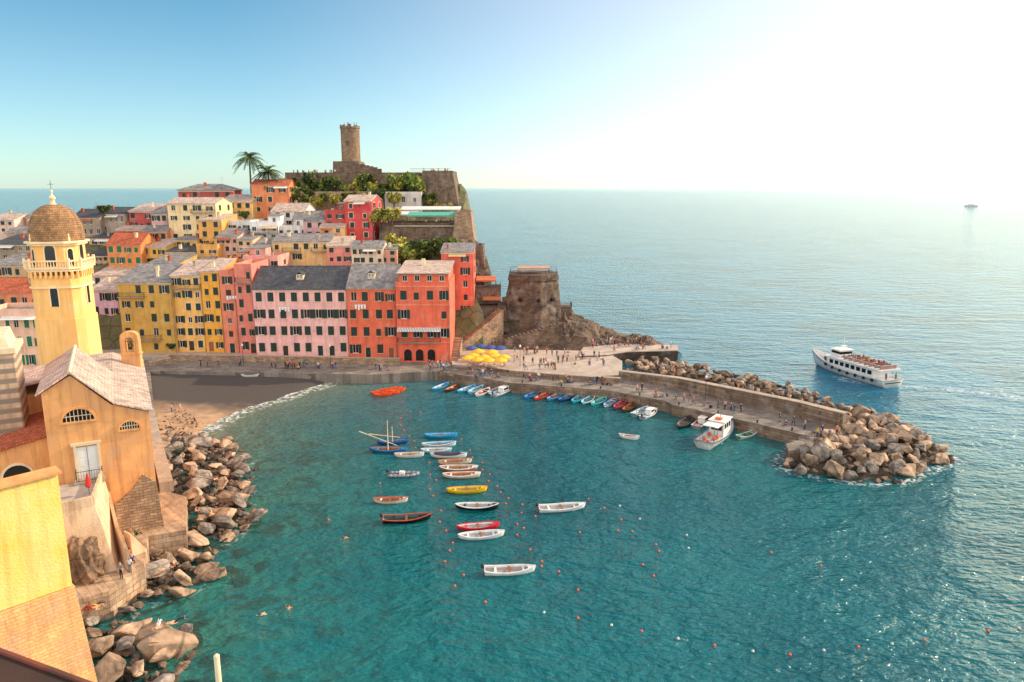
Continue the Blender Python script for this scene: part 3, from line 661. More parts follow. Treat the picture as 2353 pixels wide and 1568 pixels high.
for k,(x,y,rz_) in enumerate(((-3.4,-6.2,-.25),(1.0,-7.5,-.25),(4.6,-5.8,.62))):
    bm=nb(); box(bm,-.4,.4,-.3,.5,0,.8); obj('embrasure',bm,GLASS,t,loc=(x,y+.1,hf*.55),rotz=rz_)
bm=nb(); rr=ring(.95,3)
for i in range(18):
    p=rr[i]; q=rr[(i+1)%18]; tube(bm,(p.x,p.y,hf),(p.x,p.y,hf+1.1),.05,n=5); tube(bm,(p.x,p.y,hf+1.1),(q.x,q.y,hf+1.1),.035,n=5); tube(bm,(p.x,p.y,hf+.6),(q.x,q.y,hf+.6),.025,n=5)
obj('railing',bm,IRON,t)
w_=thing('rampart_wall','rough stone rampart sloping down from the left side of the fort','wall',(0,0,0))
bm=nb(); a,b=D(1172,668,184),D(1098,760,178)
for k in range(8):
    p=a.lerp(b,k/8); q=a.lerp(b,(k+1)/8); jz=random.uniform(-.15,.15); prism(bm,[(p.x,p.y-.7),(q.x+.003,q.y-.7),(q.x+.003,q.y+1.6),(p.x,p.y+1.6)],-1,(p.z+q.z)/2+jz)
obj('masonry',bm,FST,w_)
AW_O=mat('orange_awning',(196,116,74),(168,96,62),rough=.8); AW_P=mat('pale_awning',(190,150,126),(170,132,110)); AW_G=mat('green_awning',(92,170,150),(74,150,132))
def pavilion(label,p,w,d,h,m,rise=.6,rotz=0,name='canopy'):
    t=thing(name,label,'canopy',p,rotz)
    for sx in (-1,1):
        for sy in (0,1):
            bm=nb(); tube(bm,(sx*(w/2-.1),sy*(d-.2)+.1,0),(sx*(w/2-.1),sy*(d-.2)+.1,h+(rise if sy else 0)-.05),.06,n=6); obj('post',bm,IRON,t)
    bm=nb(); slab(bm,[(-w/2,0,h),(w/2,0,h),(w/2,d,h+rise),(-w/2,d,h+rise)],.08); box(bm,-w/2,w/2,-.04,-.003,h-.35,h); obj('canvas',bm,m,t)
    return t
pavilion('pale salmon awning roof on top of the harbour fort',(fx,184.5,4.5+hf),8,5,1.5,AW_P,.1)
pavilion('brown orange awning of the cafe terrace by the narrow red house',D(1117,660,183),5,3.5,1.7,AW_O,.7)
pavilion('lower orange awning over cafe tables beside the fort stairs',D(1130,705,180),4.4,3.5,1.9,AW_O,.6)
pavilion('long green and white awning of the restaurant below the castle',D(998,517,207),15,5,2.6,AW_G,.8)
pavilion('white awning roof at the left end of the restaurant terrace',D(930,517,209),7,5,3.0,WHITE,.8)
pavilion('white strip awning above the green restaurant awning',D(990,508,213),17,4,3.4,WHITE,.6)
def platform(label,px0,px1,y,Y,d,th,m,name='terrace'):
    a,b=D(px0,y,Y),D(px1,y,Y); t=thing(name,label,'terrace',((a.x+b.x)/2,Y,a.z)); w=(b.x-a.x)/2
    bm=nb(); box(bm,-w,w,0,d,-th,0); obj('floor',bm,m,t)
    railing_part(t,[(-w,.1,0),(w,.1,0),(w-.05,d,0)],1.0); return t
platform('cafe terrace platform under the upper orange awning',1090,1150,662,182,7,4,STONE)
platform('cafe terrace platform beside the fort under the lower orange awning',1090,1162,706,179,7,3.5,STONE)
platform('small platform with railing on the seaward side of the fort',1284,1314,706,186,4,2.5,STONE)
platform('restaurant terrace floor with railing on the cliff top',905,1080,518,205.6,12,.4,CONC)
def stairs(label,p0,p1,w,n,m,rail=True):
    p0,p1=Vector(p0),Vector(p1); d=Vector((p1.x-p0.x,p1.y-p0.y,0)); L_=d.length; rz=atan2(d.y,d.x); t=thing('staircase',label,'stairs',p0,rz)
    bm=nb(); H=p1.z-p0.z
    for k in range(n): box(bm,L_*k/n,L_+.002*k,-w/2-.001*k,w/2+.001*k,-2 if k==0 else H*k/n,H*(k+1)/n-.002)
    obj('steps',bm,m,t)
    if rail:
        bm=nb()
        for s in (-w/2+.05,w/2-.05):
            tube(bm,(0,s,1),(L_,s,H+1),.04,n=5)
            for k in range(0,n+1,3): tube(bm,(L_*k/n,s,H*k/n),(L_*k/n,s,H*k/n+1),.03,n=4)
        obj('handrail',bm,IRON,t)
    return t
stairs('long stone stairs climbing from the square toward the fort cafes',D(1042,800,170),D(1150,712,178),2.4,34,STONE2)
stairs('stone steps beside the red waterfront house corner',D(1040,832,160),D(1052,775,171),2.2,16,STONE2)
stairs('stone path with railing running below the fort walls',D(1130,790,174),D(1290,742,177.5),1.6,18,STONE)
# ---------- church
YW=radians(28); R0=Vector((-39.4,77,0)); ORG=mat('church_plaster',(244,178,112),(212,146,90),sc=.35,bump=.06,streak=.75)
ch=thing('church','ochre stone church with slate roofs standing over the rocky shore','church',R0,YW)
W9=9.6
def extr(bm,pts,y0,y1):
    a=[bm.verts.new((p[0],y0,p[1])) for p in pts]; b=[bm.verts.new((p[0],y1,p[1])) for p in pts]; bm.faces.new(a); bm.faces.new(b)
    for i in range(len(pts)): bm.faces.new((a[i],a[(i+1)%len(pts)],b[(i+1)%len(pts)],b[i]))
bm=nb(); extr(bm,[(-W9,3),(0,3),(0,16.2),(-3.5,17.5),(-6.9,21.1),(-W9,19.5)],0,14)
extr(bm,[(-W9+.01,3),(-.01,3),(-.01,16.2),(-3.5,17.4),(-W9+.01,17.4)],14.003,27); obj('wall',bm,ORG,ch)
bm=nb(); extr(bm,[(-4.2,2.5),(.35,2.5),(.0,8.2),(-1.2,9.3),(-2.6,7.6),(-4.2,6.4)],-.35,-.01); obj('stone_footing',bm,STONE2,ch)
PINKS=mat('pink_slate',(226,184,164),(194,160,146),sc=.8,bump=.05,brick=(.7,.45,'roof'))
def sl(x0,z0,x1,z1,y1=27.3,y0=-.3):
    b=nb(); slab(b,[(x0,y0,z0+.2),(x1,y0,z1+.2),(x1,y1,z1+.2),(x0,y1,z0+.2)],.18); return b
obj('nave_roof',sl(-6.89,21.3,-3.3,17.65,14.3),PSLATE,ch); obj('nave_roof',sl(-W9-.5,19.3,-6.91,21.3,14.3),PINKS,ch); obj('aisle_roof',sl(-3.3,17.6,.4,16.2),PSLATE,ch)
obj('choir_roof',sl(-W9-.2,17.5,-3.31,17.62,27.3,14.31),PSLATE,ch)
bm=nb(); extr(bm,[(-7.1,21.5),(-6.9,21.7),(-6.7,21.5)],-.4,14.3); obj('ridge_cap',bm,CREAM,ch)
def lunette(x,z,w):
    bm=nb(); n=12; pts=[(w/2*cos(pi*k/n),w/2*.9*sin(pi*k/n)) for k in range(n+1)]
    a=[bm.verts.new((p[0],-.03,p[1])) for p in pts]; bm.faces.new(a); o=obj('lunette_window',bm,GLASS,ch,loc=(x,0,z))
    bm=nb()
    for i in range(n):
        q=[pts[i],pts[i+1],(pts[i+1][0]*1.18,pts[i+1][1]*1.18),(pts[i][0]*1.18,pts[i][1]*1.18)]
        A=[bm.verts.new((p[0],-.2,p[1])) for p in q]; B=[bm.verts.new((p[0],-.0,p[1])) for p in q]; bm.faces.new(A); bm.faces.new(B)
        for k in range(4): bm.faces.new((A[k],A[(k+1)%4],B[(k+1)%4],B[k]))
    box(bm,-w*.6,w*.6,-.22,0,-.2,-.003); obj('surround',bm,ORG,o)
    bm=nb()
    for k in range(-3,4): box(bm,k*w/8-.03,k*w/8+.03,-.1,-.04,0,sqrt(max(0,1-(k/4)**2))*w/2*.88)
    box(bm,-w*.45,w*.45,-.11,-.045,w*.18,w*.18+.06); obj('bars',bm,CREAM,o)
lunette(-6.6,16.2,2.9); lunette(-2.0,14.6,1.9)
bm=nb(); box(bm,-.95,.95,-.08,-.02,0,3.4,0); box(bm,-.02,.02,-.1,-.085,0,3.4,1); 
for s in (-.48,.48):
    for z in (.3,1.3,2.3): box(bm,s-.3,s+.3,-.12,-.085,z,z+.8,0)
dr=obj('door',bm,[WHITE,IRON],ch,loc=(-6.2,0,9.9)); bm=nb(); 
for a in ((-1.2,-.953,0,3.6),(.953,1.2,0,3.6),(-1.4,1.4,3.603,3.9)): box(bm,a[0],a[1],-.25,-.0,a[2],a[3])
obj('door_frame',bm,CREAM,dr)
railing_part(ch,[(-7.4,-.1,9.9),(-7.4,-1.2,9.9),(-5,-1.2,9.9),(-5,-.1,9.9)],1.1)
bm=nb(); box(bm,-7.6,-4.8,-1.4,-.01,9.6,9.9); obj('balcony',bm,CONC,ch)
def RW(x,y,z): return R0+Matrix.Rotation(YW,3,'Z')@Vector((x,y,z))
bg_=thing('bell_gable','small arched bell gable rising above the church aisle','bell gable',RW(-1.0,22,17.6),YW*.3); bg_.scale=(.86,.86,.86)
bm=nb(); box(bm,-1.35,-.62,-.5,.5,-3,3.0); box(bm,.62,1.35,-.5,.5,-3,3.0); box(bm,-.62,.62,-.5,.5,-3,1.3); box(bm,-1.5,1.5,-.62,.62,.9,1.1)
n=8
for k in range(n):
    a0,a1=pi*k/n,pi*(k+1)/n; e=lambda a:(1.35*cos(a),3.0+1.5*max(0,sin(a))**.5 if sin(a)>.001 else 3.0)
    q=[(.62*cos(a0),3.0+.62*sin(a0)),(.62*cos(a1),3.0+.62*sin(a1)),e(a1),e(a0)]
    A=[bm.verts.new((p[0],-.5,p[1])) for p in q]; B=[bm.verts.new((p[0],.5,p[1])) for p in q]; bm.faces.new(A); bm.faces.new(B)
    for j in range(4): bm.faces.new((A[j],A[(j+1)%4],B[(j+1)%4],B[j]))
obj('masonry',bm,ORG,bg_); bm=nb(); lathe(bm,[(.38,0),(.32,.15),(.24,.45),(.16,.6),(.04,.7)],12,(0,0,2.1)); tube(bm,(-.62,0,2.85),(.62,0,2.85),.05); obj('bell',bm,mat('bronze',(120,92,50),rough=.4,metal=.8),bg_)
# bell tower
tc_=D(150,700,106); bt=thing('bell_tower','yellow bell tower with a tiled dome and balustraded gallery','bell tower',(tc_.x,106,8),radians(10)); bt.scale=(.88,.88,1)
TY=mat('tower_plaster',(255,206,130),(250,188,106),sc=.4,bump=.03,streak=.4); TY2=mat('tower_trim',(252,224,178),(240,206,158),bump=.02)
def chsq(r,c): return [(r,-r+c),(r,r-c),(r-c,r),(-r+c,r),(-r,r-c),(-r,-r+c),(-r+c,-r),(r-c,-r)]
zb=8; zc=lambda y:D(148,y,102.5).z-zb
z1,z2,z3,z4,z5=zc(660),zc(622),zc(606),zc(556),zc(470)
bm=nb(); prism(bm,chsq(3.6,1.0),-6,z1); prism(bm,chsq(3.9,1.1),-6,zc(735),top=chsq(3.8,1.1)); prism(bm,chsq(3.62,1.0),z1+.003,z2-.8); obj('shaft',bm,TY,bt)
bm=nb(); prism(bm,chsq(4.0,1.3),z2-.2,z2+.15); prism(bm,chsq(4.25,1.4),z2+.153,z2+.4); prism(bm,chsq(3.85,1.1),z1-.25,z1-.003); obj('gallery_cornice',bm,TY2,bt)
pts=chsq(3.85,1.2)
bm=nb()
for i in range(8):
    a,b=Vector(pts[i]+(z2-1.1,)),Vector(pts[(i+1)%8]+(z2-1.1,)); n=max(2,int((b-a).length/.75))
    for k in range(n): q=a.lerp(b,(k+.5)/n); box(bm,q.x-.16,q.x+.16,q.y-.16,q.y+.16,q.z,q.z+.9)
obj('corbels',bm,TY,bt)
pts=chsq(4.1,1.3); bm=nb()
for i in range(8):
    a,b=Vector(pts[i]+(z2+.4,)),Vector(pts[(i+1)%8]+(z2+.4,)); n=max(2,int((b-a).length/.42))
    for k in range(n+1): q=a.lerp(b,k/n); lathe(bm,[(.07,0),(.12,.25),(.06,.5),(.1,.8)],6,q)
    tube(bm,a+Z*.88,b+Z*.88,.14,n=4)
    box(bm,a.x-.18,a.x+.18,a.y-.18,a.y+.18,a.z,a.z+1.25)
obj('balustrade',bm,TY2,bt)
bm=nb(); prism(bm,chsq(3.3,1.3),z2+.4,z4-.4); obj('belfry',bm,TY,bt)
bm=nb(); prism(bm,chsq(3.7,1.5),z4-.6,z4-.3); prism(bm,chsq(4.0,1.6),z4-.297,z4); obj('belfry_cornice',bm,TY2,bt)
for zz,rr,h,w in ((z2+.5,3.3,3.0,1.5),(zc(706),3.62,2.8,1.1)):
    for a in (0,90,180,270):
        q=obj('arched_opening',arch_bm(w,h,y=-.01),GLASS,bt,loc=(rr*sin(radians(a)),-rr*cos(radians(a)),zz),rotz=radians(a)); obj('arch_trim',arch_trim(w,h,.2,y=-.0),TY2,q)
for a in (45,135,225,315):
    rr=3.3*sqrt(2)-1.3*.7071; q=obj('arched_opening',arch_bm(.8,2.4,y=-.01),GLASS,bt,loc=(rr*sin(radians(a)),-rr*cos(radians(a)),z2+.5),rotz=radians(a)); obj('arch_trim',arch_trim(.8,2.4,.15,y=0),TY2,q)
hd=zc(475)-z4; bm=nb(); lathe(bm,[(4.05,0)]+[(4.0*cos(k*pi/2/12)**.8,.25+hd*sin(k*pi/2/12)) for k in range(0,12)]+[(.5,hd+.2)],32,(0,0,z4+.003))
obj('dome',bm,mat('dome_tile',(180,134,90),(136,100,70),sc=.8,bump=.1,brick=(.45,.3,'wall')),bt,smooth=True)
bm=nb(); zz=z4+hd; lathe(bm,[(r*.85,z*.8) for r,z in [(.7,0),(.7,.3),(.4,.4),(.4,1.2),(.65,1.3),(.5,1.5),(.2,1.9),(.12,2.3),(.28,2.5),(.1,2.8)]],12,(0,0,zz)); obj('lantern',bm,TY2,bt,smooth=True)
bm=nb(); zz-=.6; tube(bm,(0,0,zz+2.7),(0,0,zz+4.1),.035,n=5); tube(bm,(-.45,0,zz+3.6),(.45,0,zz+3.6),.03,n=5); obj('cross',bm,IRON,bt)
for a in (45,135,225,315):
    bm=nb(); lathe(bm,[(.16,0),(.22,.3),(.1,.6),(.14,.8),(.02,1.1)],8); obj('pinnacle',bm,TY2,bt,loc=(3.95*cos(radians(a)),3.95*sin(radians(a)),z4))
chl=thing('church_annex','ochre church annex with clay tile roof in front of the bell tower','church annex',RW(-13.2,3,0),YW)
bm=nb(); extr(bm,[(-3.5,3),(3.4,3),(3.4,14.0),(-3.5,12.6)],0,18); obj('wall',bm,ORG,chl)
bm=nb(); slab(bm,[(-3.9,-.4,12.8),(3.4,-.4,14.3),(3.4,18,14.3),(-3.9,18,12.8)],.16); obj('roof',bm,TILE,chl)
q=obj('arched_opening',arch_bm(2.6,2.2,y=-.01),GLASS,chl,loc=(.3,-.0,9.2)); obj('arch_trim',arch_trim(2.6,2.2,.25,y=0),CREAM,q)
b2=thing('chapel','ochre chapel block with sloping pinkish roof beneath the bell tower','chapel',RW(-14.6,14,0),YW)
bm=nb(); box(bm,-4.6,4.6,0,9,3,16.2); obj('wall',bm,ORG,b2)
bm=nb(); slab(bm,[(-5,-.3,16.4),(5,-.3,18.0),(5,9.4,18.0),(-5,9.4,16.4)],.2); obj('roof',bm,PINKS,b2)
STRP=mat('striped_stone',(220,190,158),(190,160,130),bump=.06,streak=.8,wave=('Z',.28,(.27,.21,.16,1)))
cc=D(-16,1045,78); ct_=thing('striped_tower','old tower of striped dark and pale stone at the left edge','tower',(cc.x-.5,80,3),YW)
bm=nb(); prism(bm,chsq(2.9,.15),0,D(0,815,78).z-3); obj('masonry',bm,STRP,ct_); bm=nb(); prism(bm,chsq(3.2,.15),D(0,815,78).z-2.997,D(0,815,78).z-2.4); prism(bm,chsq(2.6,.15),D(0,815,78).z-2.397,D(0,790,78).z-2,top=chsq(2.2,.1)); obj('cap',bm,CREAM,ct_)
g=[P(x,y,2.8) for x,y in ((348,958),(388,1130),(428,1142),(428,1218),(340,1232),(330,1305),(250,1358),(175,1380),(150,1470))]
SHP=mat('shore_stone_paving',(206,172,138),(150,122,98),sc=.5,bump=.1,brick=(1.1,.6,'wall'),streak=.8)
bm=nb(); prism(bm,[(p.x,p.y) for p in g]+[(-34,48),(-70,40),(-110,60),(-110,119),(-60,119)],-2,2.8); obj('shore_pavement',bm,SHP,kind='structure')
offwall('sea_wall','sloping pale wall running along the seaward side of the church',[P(x,y,2.8) for x,y in ((343,952),(362,1040),(384,1130))],1.6,2.7,[3.6,3.8,4.0],CONC)
tt=thing('church_terrace','raised plastered terrace with parapet in front of the church door','terrace',RW(-6.5,0,0),YW)
LP=mat('lime_plaster',(236,200,162),(204,166,130),sc=.4,bump=.06,streak=.9)
bm=nb(); prism(bm,[(-6,-9.6),(2.2,-8.6),(2.6,-.36),(-6,-.36)],2.5,9.55,top=[(-6,-8.6),(.8,-7.5),(1.6,-.36),(-6,-.36)]); obj('terrace_block',bm,LP,tt)
bm=nb()
for (a,b) in (((-6,-8.5),(.7,-7.4)),((.7,-7.4),(1.4,-.4))):
    d=Vector((b[0]-a[0],b[1]-a[1])).normalized(); n_=Vector((-d.y,d.x))*.13
    prism(bm,[(a[0]-n_.x,a[1]-n_.y),(b[0]-n_.x,b[1]-n_.y),(b[0]+n_.x,b[1]+n_.y),(a[0]+n_.x,a[1]+n_.y)],9.553,10.5)
obj('parapet',bm,LP,tt)
bm=nb(); slab(bm,[(-5.8,-8.2,9.62),(.5,-7.2,9.62),(1.2,-.45,9.62),(-5.8,-.45,9.62)],.06); obj('floor',bm,PAVE,tt)
stairs('plastered steps descending from the church terrace to the shore path',RW(-9.8,-12.0,3),RW(-9.8,-8.9,9.0),2.0,16,LP)
stairs('narrow pale steps at the foot of the curved wall by the bathing path',P(330,1262,2.8),P(292,1225,5.2),1.4,9,LP,False)
cw=thing('curved_wall','pale plastered wall curving down from the church terrace to the shore path','wall',(0,0,0))
bm=nb(); pr=None; cp=[((238,1150),9.3),((256,1185),8.6),((268,1222),7.6),((280,1258),6.4),((300,1290),5.0)]
for k,((x,y),h) in enumerate(cp):
    q=P(x,y+20,2.8); 
    p=[Vector((q.x+1.1*(h-2.8)/6.5,q.y-.4,2.5)),Vector((q.x,q.y,h)),Vector((q.x-.5,q.y+.2,h)),Vector((q.x-.5,q.y+.2,2.5))]
    v=[bm.verts.new(w_2) for w_2 in p]
    if pr:
        for j in range(4): bm.faces.new((pr[j],pr[(j+1)%4],v[(j+1)%4],v[j]))
    else: bm.faces.new(v)
    pr=v
bm.faces.new(pr); obj('wall_body',bm,LP,cw)
def parasol_closed(label,p,m):
    t=thing('parasol',label,'parasol',p); bm=nb(); tube(bm,(0,0,0),(0,0,2.3),.03); obj('pole',bm,STEEL,t)
    bm=nb(); lathe(bm,[(.06,.7),(.3,.9),(.22,1.5),(.08,2.2),(.02,2.3)],10); obj('canopy',bm,m,t)
RED=mat('red_canvas',(216,50,40),(190,40,34)); parasol_closed('closed red parasol on the church terrace',RW(-6.2,-4.5,9.62),RED)
# ---------- yellow building at lower left
yb=D(132,1088,44); YEL=mat('peeling_yellow_plaster',(255,196,80),(252,214,136),sc=.3,bump=.08,streak=.55)
YR=radians(48); yh=thing('yellow_house','sunlit yellow house wall with peeling plaster on a battered brick base in the corner','house',(yb.x,44,0),YR)
bm=nb(); box(bm,-22,0,0,1.4,14.6,yb.z); obj('wall',bm,YEL,yh)
bm=nb(); prism(bm,[(-22,-1.9),(.7,-1.9),(.7,2),(-22,2)],2,14.55,top=[(-22,-.12),(.12,-.12),(.12,1.5),(-22,1.5)])
obj('brick_base',bm,mat('sunlit_brick',(250,192,126),(218,150,98),sc=.35,bump=.06,brick=(.5,.22,'wall'),mortar=(.8,.78,.74,1),streak=.7),yh)
bm=nb(); slab(bm,[(-22.2,-.25,yb.z+.12),(.2,-.25,yb.z+.12),(.2,1.0,yb.z+.2),(-22.2,1.0,yb.z+.2)],.12); obj('coping',bm,mat('orange_ledge',(244,166,98),(230,136,80),sc=.8,bump=.03,streak=.4),yh)
t=thing('roof_edge','reddish brown roof edge crossing the bottom left corner','roof edge'); RUST=mat('rusty_metal',(150,66,44),(84,44,32),rough=.7,bump=.01)
a,b=D(-60,1478,11),D(270,1600,11); o_=Vector((-.25,-.9,-.25)); bm=nb(); slab(bm,[a,b,b+o_,a+o_],.16); obj('board',bm,mat('dark_beam',(72,44,34),(46,30,24),bump=.02),t); bm=nb(); tube(bm,a+Z*.03,b+Z*.03,.05,n=8); obj('metal_trim',bm,RUST,t)
q=D(497,1503,34); t=thing('pole','weathered pale wooden pole at the bottom edge','pole',(q.x,34,q.z-3)); bm=nb(); tube(bm,(0,0,0),(0,0,2.9),.16,.15,10); obj('shaft',bm,CREAM,t); bm=nb(); lathe(bm,[(.15,2.903),(.1,2.96),(.02,3)],10); obj('cap',bm,CREAM,t)
# ---------- boulders
BV=[]; SV=[]
for k in range(14):
    bm=nb(); n=random.choice((13,16,20))
    for i in range(n):
        v=Vector((random.gauss(0,1),random.gauss(0,1),random.gauss(0,1))).normalized(); v*=random.uniform(.86,1.08); bm.verts.new((v.x,v.y*.88,v.z*.78))
    g_=bmesh.ops.convex_hull(bm,input=bm.verts)
    bm.verts.index_update(); SV.append(([v.co.copy() for v in bm.verts],[[v.index for v in f.verts] for f in bm.faces]))
    bmesh.ops.bevel(bm,geom=bm.edges[:],offset=.05,segments=1,affect='EDGES')
    bmesh.ops.subdivide_edges(bm,edges=bm.edges[:],cuts=1,use_grid_fill=True)
    for v in bm.verts: v.co*=1+noise.noise(v.co*2.2+Vector((k,0,0)))*.1
    bmesh.ops.recalc_face_normals(bm,faces=bm.faces); me=bpy.data.meshes.new('boulder'); bm.to_mesh(me); bm.free(); me.materials.append(ROCKM if k%3 else ROCKG); BV.append(me)
def boulder(x,y,z,r,base,group,fl=1.0):
    k=random.randrange(14); o=bpy.data.objects.new('boulder',BV[k]); C.objects.link(o); o.location=(x,y,z)
    s=random.uniform(.85,1.25); o.scale=(r*s,r*random.uniform(.75,1.1),r*fl*random.uniform(.75,1.1)); o.rotation_euler=(random.uniform(-.5,.5),random.uniform(-.5,.5),random.uniform(0,6.28))
    tone='tan ' if k%3 else 'grey '
    sz='large ' if r>1.5 else ''
    reg(o,sz+tone+base,'boulder',group); return o
def fill(poly,step,rr,zf,group,mx=300,fl=1,fn=None,skip=0):
    xs=[p[0] for p in poly]; ys=[p[1] for p in poly]; c=0; y=min(ys)
    while y<max(ys):
        x=min(xs)
        while x<max(xs):
            X=x+random.uniform(-.45,.45)*step; Yy=y+random.uniform(-.45,.45)*step
            if inside(X,Yy,poly) and c<mx and random.random()>=skip:
                d=ldist(X,Yy,poly,True); r=lerp(rr[0],rr[1],random.random()**1.6); boulder(X,Yy,zf(d)+random.uniform(-.2,.5),r,fn(X,Yy),group,fl); c+=1
            x+=step
        y+=step
    return c
def stones(name,label,poly,n,rr,zf,fl=.7):
    bm=nb(); xs=[p[0] for p in poly]; ys=[p[1] for p in poly]; c=0
    while c<n:
        X,Yy=random.uniform(min(xs),max(xs)),random.uniform(min(ys),max(ys))
        if not inside(X,Yy,poly): continue
        c+=1; d=ldist(X,Yy,poly,True); r=random.uniform(*rr); R_=Matrix.Rotation(random.uniform(0,6.28),3,'Z')@Matrix.Rotation(random.uniform(-.6,.6),3,'X'); vs,fs=random.choice(SV); o_=Vector((X,Yy,zf(d)+random.uniform(-.1,.3)))
        nv=[bm.verts.new(o_+R_@Vector((v.x*r,v.y*r,v.z*r*fl))) for v in vs]; mi=random.choice((0,0,1))
        for f in fs: bm.faces.new([nv[i] for i in f]).material_index=mi
    o=obj(name,bm,[ROCKS,BEDM],kind='stuff'); tag(o,label,'stones')
def mound(poly,zf,name,m,st_=1.2):
    xs=[p[0] for p in poly]; ys=[p[1] for p in poly]; bm=nb(); G=[]; y=min(ys)-3
    while y<max(ys)+3:
        row=[]; x=min(xs)-3
        while x<max(xs)+3:
            d=ldist(x,y,poly,True); z=zf(d) if inside(x,y,poly) else -1-d; row.append(bm.verts.new((x,y,max(-3,z)+random.uniform(-.2,.2)))); x+=st_
        G.append(row); y+=st_
    for j in range(len(G)-1):
        for i in range(len(G[0])-1): bm.faces.new((G[j][i],G[j][i+1],G[j+1][i+1],G[j+1][i]))
    obj(name,bm,m,kind='structure')
c1=fill(tipPoly,2.2,(.95,1.95),lambda d:min(2.1,d*.5)-.1,'boulders of the breakwater tip',fn=lambda x,y:'boulder heaped on the end of the breakwater'+(', seaward side' if y>118 else ', harbour side'))
mound(tipPoly,lambda d:min(1.8,d*.5)-.8,'rubble_mound',BEDM)
stones('breakwater_stones','smaller stones wedged between the boulders of the breakwater tip',tipPoly,220,(.35,.75),lambda d:min(2.0,d*.5)-.1)
c2=fill(stripPoly,2.4,(.75,1.3),lambda d:min(1.5,d*.7)+.1,'boulders along the sea wall',fn=lambda x,y:'boulder piled outside the breakwater wall'+(' near the square' if x<38 else ' near its end' if x>58 else ' halfway along'))
mound(stripPoly,lambda d:min(1.4,d*.5)-.5,'rubble_slope',BEDM)
stones('sea_wall_stones','smaller stones between the boulders outside the breakwater wall',stripPoly,220,(.3,.65),lambda d:min(1.4,d*.6))
inn=[P(x,y,.5) for x,y in ((380,1640),(190,1568),(200,1440),(245,1372),(325,1310),(330,1236),(415,1222),(415,1146),(380,1135),(358,1040),(345,985))]
shorePoly=[tuple(p[:2]) for p in rockOut]+[tuple(p[:2]) for p in inn]
def sd_in(x,y): return ldist(x,y,[tuple(p[:2]) for p in rockOut])
ys_=lambda x,y:'below the yellow house' if y<68 else 'beside the bathing path' if y<88 else 'between church and beach'
xs=[p[0] for p in shorePoly]; yss=[p[1] for p in shorePoly]; c3=0; yy=min(yss)
while yy<max(yss):
    xx=min(xs)
    while xx<max(xs):
        X=xx+random.uniform(-1.1,1.1); Yy=yy+random.uniform(-1.1,1.1)
        if inside(X,Yy,shorePoly) and Yy>46 and c3<146:
            d=sd_in(X,Yy); r=lerp(.85,2.15,random.random()**1.5); boulder(X,Yy,min(1.4,d*.16)+.2+random.uniform(-.15,.35),r,'boulder on the rocky shore '+ys_(X,Yy),'boulders of the rocky shore',.62); c3+=1
        xx+=2.5
    yy+=2.5
def smz(d): return min(.4,d*.15)-.4
mound(shorePoly,smz,'shore_rock_bed',BEDM,1.0)
stones('shore_stones','loose brown stones filling the gaps of the rocky shore below the church',shorePoly,900,(.25,.75),lambda d:smz(d)+.2,.65)
bsp=[tuple(P(x,y,.5)[:2]) for x,y in ((345,985),(350,940),(400,930),(470,975),(440,1005))]
stones('beach_pebbles','scattered pebbles at the rocky end of the beach',bsp,160,(.06,.3),lambda d:.75,.6)
b_=boulder(*P(392,1490,.6)[:2],1.0,2.6,'x','boulders of the rocky shore',.8); REG.pop(); tag(b_,'biggest rounded boulder at the bottom of the rocky shore with sunbathers on it','boulder','boulders of the rocky shore'); b_.rotation_euler=(.1,.1,.4); bigB=b_; b_.data=BV[1]
b_=boulder(*P(562,1183,.3)[:2],.3,1.3,'x','boulders of the rocky shore',.7); REG.pop(); tag(b_,'golden boulder standing alone off the rocky shore','boulder','boulders of the rocky shore')
bm=nb(); bmesh.ops.create_icosphere(bm,subdivisions=5,radius=1)
for v in bm.verts:
    c_=v.co.copy(); q=c_.x*3.1+c_.z*1.6; rid=abs((q*1.1)%1-.5)*.5; c_*=1+rid*.55+noise.noise(c_*1.6)*.45+noise.noise(c_*5)*.12
    v.co=Vector((c_.x*2.1,c_.y*1.8,c_.z*2.9))
q=P(196,1322,2.8); o=obj('rock',bm,mat('terrace_rock',(158,122,92),(84,66,52),sc=.5,bump=.3,bsc=2,crack=.6),loc=(q.x,q.y,3.6)); tag(o,'jagged brown layered rock rising under the curved church wall','rock')
# ---------- foliage
LG=[mat('leaf_dark',(60,80,36),(40,58,30),rnd=.2),mat('leaf_mid',(112,126,52),(84,102,44),rnd=.2),mat('leaf_yellow',(190,174,74),(156,148,60),rnd=.15)]
def leafmesh(n,sx,sz,mixw,ls=.22):
    bm=nb(); cl=[(Vector((random.gauss(0,.45)*sx,random.gauss(0,.45)*sx,sz*random.uniform(.25,.85))),random.uniform(.3,.55)*sx,random.choices((0,1,2),mixw)[0]) for _ in range(11)]
    for i in range(n):
        c,r,mi=random.choice(cl); d=Vector((random.gauss(0,1),random.gauss(0,1),random.gauss(0,.8))).normalized()*r*random.uniform(.6,1.05); p=c+d
        if p.z<0: p.z=abs(p.z)*.3
        a=Vector((random.uniform(-1,1),random.uniform(-1,1),random.uniform(-1,1))).normalized(); b=a.orthogonal().normalized(); s=ls*random.uniform(.6,1.4)
        f=bm.faces.new([bm.verts.new(p+a*s),bm.verts.new(p+b*s*.5),bm.verts.new(p-a*s),bm.verts.new(p-b*s*.5)]); f.material_index=mi if random.random()<.75 else random.randrange(3)
    o=obj('t',bm,LG); me=o.data; bpy.data.objects.remove(o); return me
LM=[leafmesh(1500,1,1.6,(6,3,0)),leafmesh(1500,1,1.5,(3,5,2)),leafmesh(1300,1,1.3,(1,3,6)),leafmesh(1500,1,2.2,(5,4,0))]
TRK=mat('bark',(110,90,68),(84,68,54),bump=.05)
